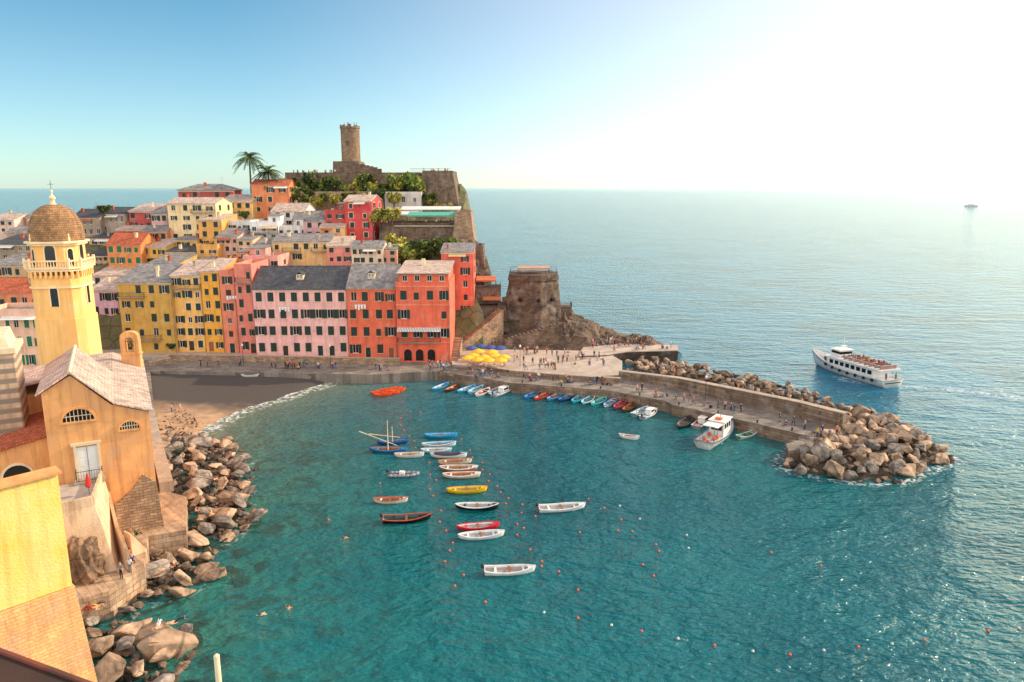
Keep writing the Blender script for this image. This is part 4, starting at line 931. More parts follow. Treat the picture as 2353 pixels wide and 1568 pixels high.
bm=nb(); tube(bm,(0,0,-.6),(.05,0,.5),.09,.07); tube(bm,(.05,0,.5),(.3,.1,1.1),.06,.02); tube(bm,(.05,0,.5),(-.3,-.1,1.2),.06,.02); tube(bm,(.05,0,.45),(.0,.3,1.2),.05,.02); o=obj('t',bm,TRK); TM=o.data; bpy.data.objects.remove(o)
def shrub(px,py,Y,s,k,base,group):
    p=D(px,py,Y); t=thing('shrub','','shrub',p-Z*.3*s,random.uniform(0,6)); t.scale=(s,s,s); 
    inst('foliage',LM[k],t); inst('trunk',TM,t); reg(t,['dark green','mid green','yellow green','tall dark green'][k]+' '+base,'shrub',group)
for px,py in ((676,432),(700,438),(722,434),(744,440),(766,434),(790,438),(812,432),(836,438),(858,434),(880,438),(716,456),(700,462),(742,460),(770,464),(800,460),(868,456),(896,448),(680,450),(830,462),(905,462),(850,425),(772,424),(640,440),(728,470),(660,428),(708,422),(748,420),(830,420)):
    shrub(px,py,hillY(py)-1 if py>440 else 231,random.uniform(1.4,2.3),random.choice((0,1,1,2,2,3)),'shrub on the slope below the castle wall','shrubs on the castle slope')
for px,py,s in ((924,432,3.0),(945,434,3.5),(915,440,2.5)): shrub(px,py,229,s,1,'bushy tree left of the castle bastion','trees beside the bastion')
for px,py,s in ((985,460,1.6),(990,466,1.6),(1030,485,1.8),(1010,482,1.6)): shrub(px,py,226,s,random.choice((1,2)),'tuft growing at the foot of the bastion','plants on the bastion')
for px,py,k in ((880,500,2),(900,500,2),(872,505,1)): shrub(px,py,205,2.2,k,'shrub beside the restaurant terrace','shrubs by the restaurant')
for px,py,k in ((905,560,2),(925,568,2),(905,585,2),(930,590,1),(950,578,0),(970,575,0),(1000,572,1),(990,590,0),(960,596,2),(1020,574,0),(1040,572,1),(940,600,1),(915,600,2),(975,600,0)):
    shrub(px,py,198 if py<580 else 194,random.uniform(1.6,2.4),k,'shrub on the slope below the restaurant','shrubs below the restaurant')
for px,py,Y,s in ((240,488,212,1.4),(395,800,167,.8),(560,500,212,1.3),(470,560,201,1.0)): shrub(px,py,Y,s,0,'bush among the houses','bushes among the houses')
def palm(label,px,yc,yb_,Y,r,nf):
    b=D(px,yb_,Y); top=D(px-4,yc,Y); h=top.z-b.z; t=thing('palm_tree',label,'palm tree',b); bm=nb(); n=8; pr=(0,0,-2)
    for k in range(1,n+1): q=((top.x-b.x)*(k/n)**2,0,h*k/n); tube(bm,pr,q,.34-.012*k,.30-.012*k,8); pr=q
    obj('trunk',bm,TRK,t); bm=nb(); c=Vector(pr)
    for f in range(nf):
        a=2*pi*f/nf*2.618; el=random.uniform(-.5,1.1); d=Vector((cos(a)*cos(el),sin(a)*cos(el),sin(el))); p=c.copy(); v=d*.5; 
        for s in range(9):
            q=p+v*r*.26; v=(v+Vector((0,0,-.07))); sd_=v.cross(Z).normalized() if v.cross(Z).length>.01 else Vector((1,0,0))
            for sg in (-1,1):
                for u in (0,.5):
                    m0=p.lerp(q,u); L_=r*.2*(1-abs(s-3.5)/7); e=m0+sd_*sg*L_+v*.3*r*.3-Z*L_*.45
                    f_=bm.faces.new([bm.verts.new(m0),bm.verts.new(m0+(q-p)*.45),bm.verts.new(e)]); f_.material_index=random.choice((0,0,1))
            p=q
    obj('crown',bm,LG,t)
palm('tall palm tree with a slim trunk on the skyline',577,364,430,224,4.6,40)
palm('shorter wide palm tree right of the tall palm',618,394,418,225,4.6,46)
# ---------- people
def skel(nodes,edges):
    bm=nb(); la=bm.verts.layers.skin.verify(); V={}
    for k,(p,r) in nodes.items():
        v=bm.verts.new(p); v[la].radius=(r,r*.85 if k in('chest','spine','pelvis') else r); v[la].use_root=(k=='pelvis'); V[k]=v
    for a,b in edges: bm.edges.new((V[a],V[b]))
    me=bpy.data.meshes.new('s'); bm.to_mesh(me); bm.free(); o=bpy.data.objects.new('s',me); C.objects.link(o)
    o.modifiers.new('k','SKIN'); sb=o.modifiers.new('u','SUBSURF'); sb.levels=1
    dg=bpy.context.evaluated_depsgraph_get(); dg.update(); m=bpy.data.meshes.new_from_object(o.evaluated_get(dg)); bpy.data.objects.remove(o)
    m.materials.clear()
    for _ in range(5): m.materials.append(WHITE)
    segs=[(Vector(nodes[a][0]),Vector(nodes[b][0]),a,b) for a,b in edges]
    def part(a,b):
        s=a+b
        if 'head' in s or 'neck' in s or 'nose' in s: return 0
        if 'palm' in s or 'fing' in s or 'wrist' in s: return 0
        if 'toe' in s: return 4
        if 'hip' in s or 'knee' in s or 'ankle' in s: return 2
        return 1
    hd_=Vector(nodes['head'][0]); tp=Vector(nodes['headtop'][0]); up=(tp-hd_).normalized(); fw=Vector(nodes['nose'][0])-hd_
    for f in m.polygons:
        c=f.center; best=min(segs,key=lambda s:seg_d(c,s[0],s[1])); k=part(best[2],best[3])
        if k==0 and ('head' in best[2] or 'head' in best[3]):
            rel=c-hd_
            if rel.dot(up)>.045 or (rel.dot(fw)<-.0005 and rel.dot(up)>-.07): k=3
        f.material_index=k; f.use_smooth=True
    return m
def seg_d(p,a,b):
    d=b-a; t=max(0,min(1,(p-a).dot(d)/(d.dot(d)+1e-9))); return (a+d*t-p).length
def body(pel,sp,che,neck,head,top,nose,arms,legs):
    n={'pelvis':(pel,.14),'spine':(sp,.125),'chest':(che,.15),'neck':(neck,.055),'headlow':(tuple(Vector(neck).lerp(Vector(head),.5)),.07),'head':(head,.098),'headtop':(top,.07),'nose':(nose,.018)}
    e=[('pelvis','spine'),('spine','chest'),('chest','neck'),('neck','headlow'),('headlow','head'),('head','headtop'),('head','nose')]
    for s,(sh,el,wr,pa) in zip('LR',arms):
        n['shoulder'+s]=(sh,.066); n['elbow'+s]=(el,.045); n['wrist'+s]=(wr,.03); n['palm'+s]=(pa,.034)
        e+=[('chest','shoulder'+s),('shoulder'+s,'elbow'+s),('elbow'+s,'wrist'+s),('wrist'+s,'palm'+s)]
        d=(Vector(pa)-Vector(wr)).normalized(); sd_=Vector((0,1,0)) if abs(d.y)<.8 else Vector((1,0,0))
        for i,L_ in enumerate((.075,.09,.085,.065)):
            k='fing%d%s'%(i,s); n[k]=(tuple(Vector(pa)+d*L_+sd_*(i-1.5)*.022),.009); e.append(('palm'+s,k))
        k='fing4'+s; n[k]=(tuple(Vector(wr).lerp(Vector(pa),.6)-sd_*.055+d*.03),.01); e.append(('palm'+s,k))
    for s,(hp,kn,an,to) in zip('LR',legs):
        n['hip'+s]=(hp,.095); n['knee'+s]=(kn,.062); n['ankle'+s]=(an,.042); n['toe'+s]=(to,.036)
        e+=[('pelvis','hip'+s),('hip'+s,'knee'+s),('knee'+s,'ankle'+s),('ankle'+s,'toe'+s)]
    return skel(n,e)
POSE={}
def up_t(y=0): return ((0,0,.97),(0,0,1.17),(0,0,1.36),(0,0,1.5),(0,-.015,1.63),(0,.0,1.71),(0,-.125,1.6))
POSE['standing']=body(*up_t(),[((-.17,0,1.41),(-.23,.03,1.13),(-.24,-.06,.9),(-.24,-.08,.82)),((.17,0,1.41),(.23,.03,1.13),(.24,-.06,.9),(.24,-.08,.82))],[((-.09,0,.9),(-.1,-.02,.5),(-.1,.02,.08),(-.12,-.14,.035)),((.09,0,.9),(.1,-.02,.5),(.1,.02,.08),(.12,-.14,.035))])
POSE['walking']=body(*up_t(),[((-.17,0,1.41),(-.22,-.1,1.15),(-.2,-.28,.98),(-.2,-.35,.95)),((.17,0,1.41),(.22,.14,1.16),(.23,.14,.92),(.23,.13,.84))],[((-.09,0,.9),(-.1,.08,.5),(-.1,.36,.16),(-.1,.27,.04)),((.09,0,.9),(.1,-.2,.52),(.1,-.26,.08),(.1,-.42,.05))])
POSE['sitting']=body((0,0,.14),(0,.03,.34),(0,0,.54),(0,-.04,.68),(0,-.07,.81),(0,-.06,.89),(0,-.18,.78),[((-.17,0,.58),(-.22,-.14,.36),(-.14,-.36,.36),(-.11,-.43,.38)),((.17,0,.58),(.22,-.14,.36),(.14,-.36,.36),(.11,-.43,.38))],[((-.1,-.02,.12),(-.14,-.4,.42),(-.13,-.55,.07),(-.13,-.7,.035)),((.1,-.02,.12),(.14,-.4,.42),(.13,-.55,.07),(.13,-.7,.035))])
POSE['lying']=body((0,0,.12),(0,.2,.12),(0,.4,.13),(0,.55,.14),(0,.68,.16),(0,.76,.17),(0,.66,.28),[((-.17,.45,.13),(-.3,.25,.1),(-.28,.02,.07),(-.27,-.06,.06)),((.17,.45,.13),(.36,.5,.1),(.2,.68,.08),(.13,.7,.08))],[((-.09,-.05,.12),(-.12,-.42,.34),(-.12,-.75,.08),(-.12,-.86,.1)),((.09,-.05,.12),(.12,-.48,.1),(.14,-.88,.08),(.15,-.92,.2))])
POSE['swimming']=body((0,0,-.1),(0,.2,-.06),(0,.4,-.02),(0,.54,.04),(0,.66,.13),(0,.7,.2),(0,.78,.1),[((-.17,.42,0),(-.42,.55,-.05),(-.35,.8,-.02),(-.33,.88,0)),((.17,.42,0),(.45,.4,-.05),(.5,.15,-.08),(.5,.07,-.08))],[((-.09,-.05,-.1),(-.22,-.4,-.12),(-.2,-.8,-.1),(-.2,-.95,-.05)),((.09,-.05,-.1),(.2,-.42,-.1),(.25,-.82,-.06),(.25,-.97,-.0))])
SKN=[mat('skin_a',(224,170,136),(206,152,120),rough=.6),mat('skin_b',(186,132,98),(166,114,84),rough=.6)]
HRS=[mat('hair_dark',(44,34,28),rough=.7),mat('hair_brown',(96,66,42),rough=.7),mat('hair_fair',(170,134,84),rough=.7)]
CLO={'white':(236,234,228),'red':(196,50,44),'navy':(38,48,82),'black':(34,34,38),'blue':(62,110,170),'yellow':(228,184,66),'pink':(224,144,154),'grey':(134,134,138),'green':(70,120,84),'orange':(226,120,56)}
CM={k:mat('cloth_'+k,v,rough=.9) for k,v in CLO.items()}; SHOE=mat('shoe',(60,52,48))
def person(p,pose,where,bare=False,face=None,group=None):
    o=bpy.data.objects.new('person',POSE[pose]); C.objects.link(o); o.location=p; o.rotation_euler.z=random.uniform(0,6.28) if face is None else face
    s=random.uniform(.93,1.06); o.scale=(s,s,s); k1=random.choice(list(CLO)+['navy','black','black','grey']); k2=random.choice(('navy','black','black','grey','blue')); sk_=random.choice(SKN)
    ms=[sk_,CM[k1],CM[k2],random.choice(HRS),SHOE]
    if bare: ms=[sk_,sk_,CM[k1],ms[3],sk_]; txt='%s person in %s swimwear %s'%(pose,k1,where)
    else: txt='%s person, %s top, %s trousers, %s'%(pose,k1,k2,where)
    for i,m in enumerate(ms): o.material_slots[i].link='OBJECT'; o.material_slots[i].material=m
    reg(o,txt,'person',group or 'people '+where); return o
def crowd(n,x0,y0,x1,y1,z,where,sit=.25,jit=5,bare=False,Y=None):
    for k in range(n):
        t=random.random(); px=x0+(x1-x0)*t; py=y0+(y1-y0)*t+random.uniform(-jit,jit)
        p=P(px,py,z) if Y is None else D(px,py,Y); pose='sitting' if random.random()<sit else random.choice(('standing','walking'))
        person(p,pose,where,bare)
crowd(22,622,846,785,848,2,'on the lower quay',.1,3)
crowd(6,845,851,905,853,2,'below the orange house',.1,2)
crowd(6,430,842,600,846,2,'on the quay above the beach',.1,3)
crowd(10,975,848,1030,846,2,'by the red house corner',.2,6)
crowd(16,1075,862,1170,868,2,'below the parasols',.3,4)
crowd(18,1180,838,1280,842,2.3,'in the middle of the square',.2,12)
crowd(26,1190,873,1420,886,2,'along the low wall',.35,3)
crowd(24,1260,824,1400,835,2.3,'on the seaward side of the square',.2,11)
crowd(12,1180,812,1330,812,2.3,'at the foot of the fort',.2,3)
crowd(38,1350,796,1505,788,3.0,'on the rocks beside the bathing jetty',.35,5)
crowd(10,1400,807,1545,800,2.72,'on the bathing jetty',.4,2)
crowd(18,1440,896,1700,950,2,'on the inner mole',.25,5)
crowd(6,1700,950,1860,990,2,'on the outer mole',.3,4)
crowd(9,1868,1004,1940,1004,2,'at the very end of the mole',.6,8)
crowd(8,1450,847,1560,854,2.6,'on the boulders near the square',.5,4,True)
crowd(6,1600,876,1850,934,2.8,'on the boulders outside the wall',.5,4,True)
for k in range(26):
    px=random.uniform(672,790) if k<18 else random.uniform(975,1032); person(Vector((D(px,400,237).x,237+random.uniform(0,4) if k<18 else 232,D(px,402,236).z if k<18 else D(1000,398,230).z)),'standing','on the castle terrace')
for px in (792,800,806,814,820): person(D(px,293,244),'standing','on the watch tower')
for x,y in ((395,950),(415,948),(448,975),(515,860),(622,852)): person(P(x,y,.6),random.choice(('standing','walking')),'on the beach',True)
for x,y,z in ((303,1245,2.8),(306,1262,2.8),(298,1278,2.8),(304,1290,2.8),(312,1232,2.8),(300,1316,2.8),(280,1330,2.8),(370,1190,2.8),(365,1185,2.8)): person(P(x,y,z),random.choice(('sitting','standing')),'on the bathing path',random.random()<.5)
for x,y in ((225,1395),(238,1385),(212,1400),(485,1182),(400,1302),(430,1162),(395,1310),(490,1105),(450,1180)): person(P(x,y,1.7),random.choice(('sitting','lying')),'on the shore rocks',True)
for dx in (-.7,.5): person(bigB.location+Vector((dx,dx*.5,1.95)),'lying','on the biggest shore boulder',True)
for x,y in ((802,1236),(662,1402),(613,1412)): person(P(x,y,0),'swimming','in the harbour water',True,random.uniform(0,6))
crowd(10,915,518,1050,518,0,'on the restaurant terrace',.3,0,Y=208)
# ---------- parasols & tables on the square
def parasol(p,m,label,r=1.5,h=2.5):
    t=thing('parasol','','parasol',p,random.uniform(0,1)); bm=nb(); tube(bm,(0,0,0),(0,0,h),.04,n=6); lathe(bm,[(.3,0),(.3,.08)],10); obj('pole',bm,STEEL,t)
    bm=nb(); n=8; c=bm.verts.new((0,0,h+.15)); R1=[bm.verts.new((r*cos(2*pi*i/n),r*sin(2*pi*i/n),h-.45)) for i in range(n)]; M1=[bm.verts.new((r*.55*cos(2*pi*i/n),r*.55*sin(2*pi*i/n),h-.12)) for i in range(n)]; V1=[bm.verts.new((r*cos(2*pi*i/n),r*sin(2*pi*i/n),h-.65)) for i in range(n)]
    for i in range(n): j=(i+1)%n; bm.faces.new((c,M1[i],M1[j])); bm.faces.new((M1[i],R1[i],R1[j],M1[j])); bm.faces.new((R1[i],V1[i],V1[j],R1[j]))
    obj('canopy',bm,m,t); reg(t,label,'parasol','parasols on the square'); return t
YC=mat('yellow_canvas',(250,184,48),(236,164,40)); BC=mat('blue_canvas',(56,84,146),(48,72,130))
for x,y in ((1088,838),(1112,842),(1136,838),(1158,842),(1098,848),(1124,850),(1150,850),(1075,844),(1100,828),(1130,830)): parasol(P(x,y,2.3),YC,'yellow cafe parasol on the harbour square')
for x,y in ((1084,820),(1106,816),(1128,819),(1150,820)): parasol(P(x,y,2.3),BC,'blue cafe parasol behind the yellow ones')
def cafe_table(p):
    t=thing('cafe_table','','table',p); bm=nb(); lathe(bm,[(.4,.72),(.4,.75)],12); obj('tabletop',bm,WHITE,t); bm=nb(); tube(bm,(0,0,0),(0,0,.718),.03); lathe(bm,[(.22,0),(.2,.03)],10); obj('pedestal',bm,IRON,t); return t
ctb=None
for k in range(12):
    p=P(1080+k*8,846-(k%3)*8,2.3)
    if ctb is None: ctb=cafe_table(p); o=ctb
    else: o=copy_tree(ctb); o.location=p
    reg(o,'small round white cafe table under the parasols','table','cafe tables on the square')
for (px,py,Yc,nm) in ((815,700,162.1,'brick orange'),(520,680,166.4,'salmon'),(640,705,162.9,'long pink')):
    t=thing('laundry','washing hung below the windows of the '+nm+' house','laundry',(0,0,0)); p=D(px,py,Yc); bm=nb(); tube(bm,p-Vector((.3,0,0)),p+Vector((2.8,0,0)),.02,n=4); obj('line',bm,IRON,t)
    for k in range(4):
        bm=nb(); x0=p.x+k*.65; hh=random.uniform(.7,1.3); v=[bm.verts.new(q) for q in ((x0,Yc-.02,p.z),(x0+.5,Yc-.02,p.z),(x0+.47,Yc-.1,p.z-hh),(x0+.04,Yc-.06,p.z-hh))]; bm.faces.new(v); obj('cloth',bm,WHITE,t)
# ---------- boats
def hullf(L_,B,fs,fm,fb,dr,dbl,bowp,trs,rake):
    def f(t,a,ins=0):
        b=B/2*(1-abs(2*t-1)**2.6)**.9 if dbl else (B/2*(trs+(1-trs)*sin(pi*t)) if t<.5 else B/2*(1-((t-.5)/.5)**bowp))
        b=max(b-ins,0.0); s=fm+(fb-fm)*max(0,(t-.4)/.6)**2+(fs-fm)*max(0,(.4-t)/.4)**2; k=-dr+(dr+.1)*max(0,t)**7*.9
        if dbl: k=max(k,-dr+(dr+.1)*(1-t)**7)
        aa=abs(a); x=L_*(t-.5)+rake*(t**5)*aa-(rake*.6*((1-t)**5)*aa if dbl else 0)
        return Vector((x,b*(1 if a>=0 else -1)*aa**.5,k+(s-k)*aa**1.7)),s
    return f
def hull(parent,f,m,stripe,ns=18,na=12,ins=0,floor=None,name='hull'):
    bm=nb(); G=[]
    for i in range(ns+1):
        row=[]
        for j in range(na+1):
            p,s=f(i/ns,-1+2*j/na,ins)
            if floor is not None: p.z=max(p.z,floor)
            row.append(bm.verts.new(p))
        G.append(row)
    for i in range(ns):
        for j in range(na):
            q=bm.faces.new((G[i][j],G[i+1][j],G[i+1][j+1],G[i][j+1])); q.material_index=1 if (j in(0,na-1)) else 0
    try: bm.faces.new(G[0])
    except: pass
    bmesh.ops.remove_doubles(bm,verts=bm.verts,dist=.002)
    return obj(name,bm,[m,stripe],parent,smooth=True)
def gunwale(parent,f,m,ns=22,w=.09,name='gunwale'):
    bm=nb()
    for sg in (-1,1):
        pr=None
        for i in range(ns+1):
            p,s=f(i/ns,sg); q,_=f(i/ns,sg,w); o_=Vector((0,sg*.03,0))
            v=[bm.verts.new(p+o_+Z*.03),bm.verts.new(q+Z*.03),bm.verts.new(q-Z*.03),bm.verts.new(p+o_-Z*.05)]
            if pr:
                for k in range(4): bm.faces.new((pr[k],pr[(k+1)%4],v[(k+1)%4],v[k]))
            pr=v
    p,s=f(0,-1); q,_=f(0,1)
    if (p-q).length>.3: box(bm,p.x-.04,p.x+.05,min(p.y,q.y),max(p.y,q.y),s-.06,s+.032)
    return obj(name,bm,m,parent)
def paint(c):
    return mat('boat_paint_%d_%d_%d'%c,c,tuple(int(v*.88) for v in c),sc=2,rough=.35)
def outboard(parent,x,z):
    bm=nb(); lathe(bm,[(.05,0),(.17,.05),(.2,.25),(.16,.45),(.05,.5)],10,(x-.2,0,z+.1)); ob=obj('outboard_motor',bm,IRON,parent,smooth=True); bm=nb(); box(bm,x-.27,x-.13,-.05,.05,z-.8,z+.12); box(bm,x-.36,x-.1,-.08,.08,z-.75,z-.7); obj('shaft',bm,STEEL,ob)
def boat(px,py,Lpx,label,col,stripe=(240,238,232),inn=(226,222,212),ang=0,motor=False,dbl=True,group='boats moored in the bay',L=None,cover=None,gun=None,benches=3,mast=None,inflat=False,cabin=False,name='rowing_boat',z=0,cat='boat'):
    c=P(px,py,z); gun=gun or col
    if L is None:
        a,b=P(px-Lpx/2,py,0),P(px+Lpx/2,py,0); L=(b-a).length/max(.4,cos(ang))
    B=L*.34; f=hullf(L,B,.6,.46,.8,.15,dbl,2.3,.78,.25)
    t=thing(name,label,cat,c,ang,group); c1,c2,c3=paint(col),paint(stripe),paint(inn)
    if inflat:
        bm=nb(); pts=[(-L/2,B/2*.8,.22)]+[(L/2*(-1+1.4*k/5),B/2*.8,.24) for k in range(1,6)]+[(L/2*.8,B/2*.5,.34),(L/2,0,.42),(L/2*.8,-B/2*.5,.34)]+[(L/2*(.4-1.4*k/5),-B/2*.8,.24) for k in range(0,6)]
        for a,b in zip(pts,pts[1:]): tube(bm,a,b,.24,n=10)
        obj('inflatable_tube',bm,c1,t,smooth=True); bm=nb(); slab(bm,[(-L/2+.1,B*.3,.2),(L/2*.7,B*.25,.24),(L/2*.7,-B*.25,.24),(-L/2+.1,-B*.3,.2)],.1); obj('floor',bm,c3,t); bm=nb(); box(bm,-.6,.1,-.3,.3,.2,.7); obj('console',bm,WHITE,t)
        if motor: outboard(t,-L/2,.45)
        return t
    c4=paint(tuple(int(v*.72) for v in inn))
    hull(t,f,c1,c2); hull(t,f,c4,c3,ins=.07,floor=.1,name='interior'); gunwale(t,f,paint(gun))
    if cover:
        bm=nb(); G=[]
        for i in range(9):
            tt=.12+.7*i/8; a,s=f(tt,1); G.append([bm.verts.new((a.x,a.y*k,s+.07+.16*(1-abs(k))+.03*sin(i*2+k*3))) for k in (-1.03,-.5,0,.5,1.03)])
        for i in range(8):
            for j in range(4): bm.faces.new((G[i][j],G[i+1][j],G[i+1][j+1],G[i][j+1]))
        obj('canvas_cover',bm,paint(cover),t,smooth=True)
    else:
        for k in range(benches):
            tt=.22+.56*k/max(1,benches-1); a,s=f(tt,1,.06); bm=nb(); box(bm,a.x-.12,a.x+.12,-a.y,a.y,.34,.38); obj('bench',bm,WOOD if k%2 else c2,t)
        a,s=f(.86,1,.06); b,s2=f(.99,1,.02); bm=nb(); v=[bm.verts.new((a.x,-a.y,s-.02)),bm.verts.new((a.x,a.y,s-.02)),bm.verts.new((b.x,0,s2-.02))]; bm.faces.new(v); obj('foredeck',bm,c2,t)
    if cabin:
        bm=nb(); box(bm,-L*.1,L*.2,-B*.28,B*.28,.2,1.25,0); cb=obj('cabin',bm,WHITE,t); bm=nb(); box(bm,-L*.12,L*.24,-B*.31,B*.31,1.253,1.32); obj('cabin_roof',bm,WHITE,cb)
        bm=nb(); box(bm,-L*.07,L*.17,-B*.285,B*.285,.8,1.15); obj('window_band',bm,GLASS,cb); bm=nb(); box(bm,L*.203,L*.208,-B*.25,B*.25,.75,1.15); obj('windscreen',bm,GLASS,cb)
    if motor: outboard(t,-L/2-.02,.55)
    if mast:
        bm=nb(); tube(bm,(0,0,.1),(0,0,mast),.09,.06,8); obj('mast',bm,CREAM,t); bm=nb(); tube(bm,(-L*.8,.1,mast*.62),(L*.25,.1,1.0),.07,.05,6); obj('yard',bm,CREAM,t)
        bm=nb(); [tube(bm,(0,0,mast*.97),q,.015,n=4) for q in ((L*.45,0,.7),(0,B*.45,.5),(0,-B*.45,.5),(-L*.45,0,.6))]; obj('rigging',bm,IRON,t)
    return t
W_=(240,237,232); WG=(214,206,194)
bt_=[
(892,1038,84,'blue boat with a tall pale mast at the left of the moored boats',(40,120,190),dict(mast=5.0,inn=(190,124,70),ang=-.1,stripe=(60,150,210))),
(902,1020,66,'dark blue boat with a long slanting spar behind the masted boat',(34,74,140),dict(mast=2.8,inn=(90,160,200),stripe=(70,140,200),ang=.1)),
(1012,1005,72,'bright blue boat farthest back in the middle of the bay',(52,160,216),dict(inn=(130,200,224),stripe=(60,160,216))),
(1008,1026,74,'white boat with pale blue inside behind the light blue boat',W_,dict(inn=(140,204,226),stripe=(70,160,210),gun=W_,ang=.07)),
(1002,1040,66,'light blue boat with white rim in the packed middle row',(120,204,234),dict(inn=(200,224,230),gun=W_,ang=-.05)),
(940,1050,64,'small white boat left of the packed middle row',W_,dict(inn=(228,196,150),gun=WG)),
(1030,1051,80,'white boat with a dark cover in the middle row',W_,dict(cover=(52,56,66),ang=-.08)),
(1045,1066,72,'cream boat with wooden rim in the middle row',(236,220,190),dict(inn=(206,150,100),gun=(200,130,74),ang=.06)),
(1053,1081,84,'varnished orange wooden boat in the middle row',(206,110,58),dict(inn=(216,156,104),stripe=W_,gun=W_,ang=-.06)),
(1060,1097,82,'white boat with an orange and turquoise inside in front of the middle row',(236,206,170),dict(inn=(226,132,68),stripe=W_,gun=W_)),
(928,1094,68,'grey inflatable dinghy with a black outboard motor',(140,142,150),dict(inflat=True,motor=True,inn=(60,62,68),name='inflatable_boat')),
(1072,1131,88,'bright yellow boat alone in the bay',(255,206,16),dict(inn=(240,206,80),stripe=(255,214,30),gun=(236,170,30),ang=.05)),
(897,1155,74,'white boat with an orange wooden deck left of the bay centre',(240,222,200),dict(inn=(206,120,66),gun=(196,106,58))),
(1095,1169,94,'black hulled boat with a white inside',(30,30,36),dict(inn=(234,232,228),stripe=(40,40,46),gun=W_,ang=-.06)),
(1290,1172,104,'white boat with dark outboard motor alone at the right of the bay',W_,dict(motor=True,dbl=False,ang=.15,inn=(228,224,218))),
(934,1197,104,'black boat with a wooden red rim and outboard motor',(24,26,30),dict(motor=True,dbl=False,ang=.12,inn=(60,84,80),stripe=(30,30,34),gun=(206,90,44))),
(1098,1216,92,'red boat tied beside a white boat',(226,40,50),dict(inn=(238,228,224),stripe=(230,50,60),ang=.1)),
(1105,1236,100,'white boat tied in front of the red boat',W_,dict(inn=(230,228,226),ang=.12)),
(1170,1317,112,'white boat with black outboard motor nearest to the camera',W_,dict(motor=True,dbl=False,inn=(228,216,206),ang=.06)),
]
for px,py,l,lab,c,kw in bt_: boat(px,py,l,lab,c,**kw)
boat(1445,1008,32,'tiny white kayak drifting near the mole',W_,inn=(214,120,70),ang=-.5,benches=2,L=3.2,name='kayak',cat='kayak')
for k,(x,y,a) in enumerate(((872,906,.2),(882,902,.3),(892,899,.25),(903,899,.35),(878,911,.15),(898,908,.2),(912,902,.3))):
    o=boat(x,y,30,'',(240,84,30),inn=(236,110,60),stripe=(246,96,40),gun=(240,90,40),ang=a+random.uniform(-.15,.2),L=3.3,benches=2,name='kayak',cat='kayak'); reg(o,'orange red kayak in the raft floating by the quay','kayak','raft of orange kayaks')
AB=1.0
mp=[(1012,893,'blue boat first in the row moored by the quay',(60,160,216),{}),(1040,896,'dark boat with orange inside second in the quay row',(70,52,44),dict(inn=(210,104,58))),(1072,898,'sky blue boat third in the quay row',(80,180,226),{}),(1093,900,'pale blue boat fourth in the quay row',(150,206,232),{}),(1109,906,'white boat with red inside fifth in the quay row',W_,dict(inn=(210,90,66))),
(1155,904,'large white motor boat with cabin beside the quay steps',W_,dict(L=6.5,cabin=True,dbl=False,motor=True,name='motor_boat')),(1140,901,'slim white boat left of the cabin boat',W_,dict(L=5)),
(1222,912,'deep blue boat at the start of the mole row',(46,130,206),dict(inn=(90,170,214))),(1246,915,'red boat at the start of the mole row',(214,64,52),dict(inn=(226,140,110))),(1275,916,'blue boat with tan inside third in the mole row',(60,150,216),dict(inn=(210,172,132))),(1301,918,'navy boat fourth in the mole row',(40,76,140),dict(inn=(100,170,214))),(1328,921,'turquoise boat fifth in the mole row',(60,184,210),dict(inn=(110,200,220))),(1351,924,'light turquoise boat with white rim sixth in the mole row',(110,210,226),dict(gun=W_,inn=(130,210,224))),(1376,927,'aqua green boat seventh in the mole row',(80,200,200),dict(inn=(120,206,206))),(1402,930,'white boat with blue rim eighth in the mole row',W_,dict(gun=(50,110,196))),(1424,935,'crimson boat in the middle of the mole row',(190,44,64),dict(inn=(210,134,134))),(1445,941,'dark wooden boat with orange inside in the mole row',(90,60,44),dict(inn=(216,124,68))),
(1472,950,'grey white open boat before the motor boat',(214,214,214),dict(dbl=False)),(1492,956,'white motor boat with cabin in the mole row',W_,dict(L=5.5,cabin=True,dbl=False,motor=True,name='motor_boat')),
(1573,976,'dark fishing boat left of the big white boat',(44,50,56),dict(L=6.2,cabin=False,inn=(140,130,118),name='fishing_boat')),(1614,975,'white boat with red gear behind the big fishing boat',W_,dict(L=6.2,inn=(214,80,60),cabin=True,dbl=False,name='fishing_boat')),(1718,1004,'pale green dinghy right of the big fishing boat',(206,218,206),dict(L=4.6,ang=.6,dbl=False,inn=(96,150,126),name='dinghy'))]
for x,y,lab,c,kw in mp:
    kw=dict(kw); kw.setdefault('L',5.2); kw.setdefault('inn',(176,210,226)); kw.setdefault('ang',AB+random.uniform(-.1,.1)); kw.setdefault('stripe',c); boat(x,y,40,lab,c,group='boats moored along the mole',**kw)
boat(578,866,34,'small white boat pulled up on the beach',W_,ang=.1,L=3.8,z=1.1,group='boats on the beach')
p=P(1648,1008); t=thing('fishing_boat','big white fishing boat with wheelhouse and orange gear moored at the mole','boat',p,.95)
f=hullf(12,3.9,1.2,1.0,1.9,.3,False,2.2,.85,.6); hull(t,f,WHITE,WHITE); hull(t,f,paint((214,206,196)),WHITE,ins=.12,floor=.75,name='deck'); gunwale(t,f,paint((60,110,150)),w=.14)
bm=nb(); box(bm,-.6,2.6,-1.2,1.2,.76,3.1); cb=obj('wheelhouse',bm,WHITE,t); bm=nb(); box(bm,-.9,3.0,-1.4,1.4,3.103,3.2); obj('wheelhouse_roof',bm,WHITE,cb)
for s in (-1,1):
    for k in range(3): bm=nb(); box(bm,-.3+k*.95,.4+k*.95,s*1.21-.01,s*1.21+.01,1.9,2.7); obj('window',bm,GLASS,cb)
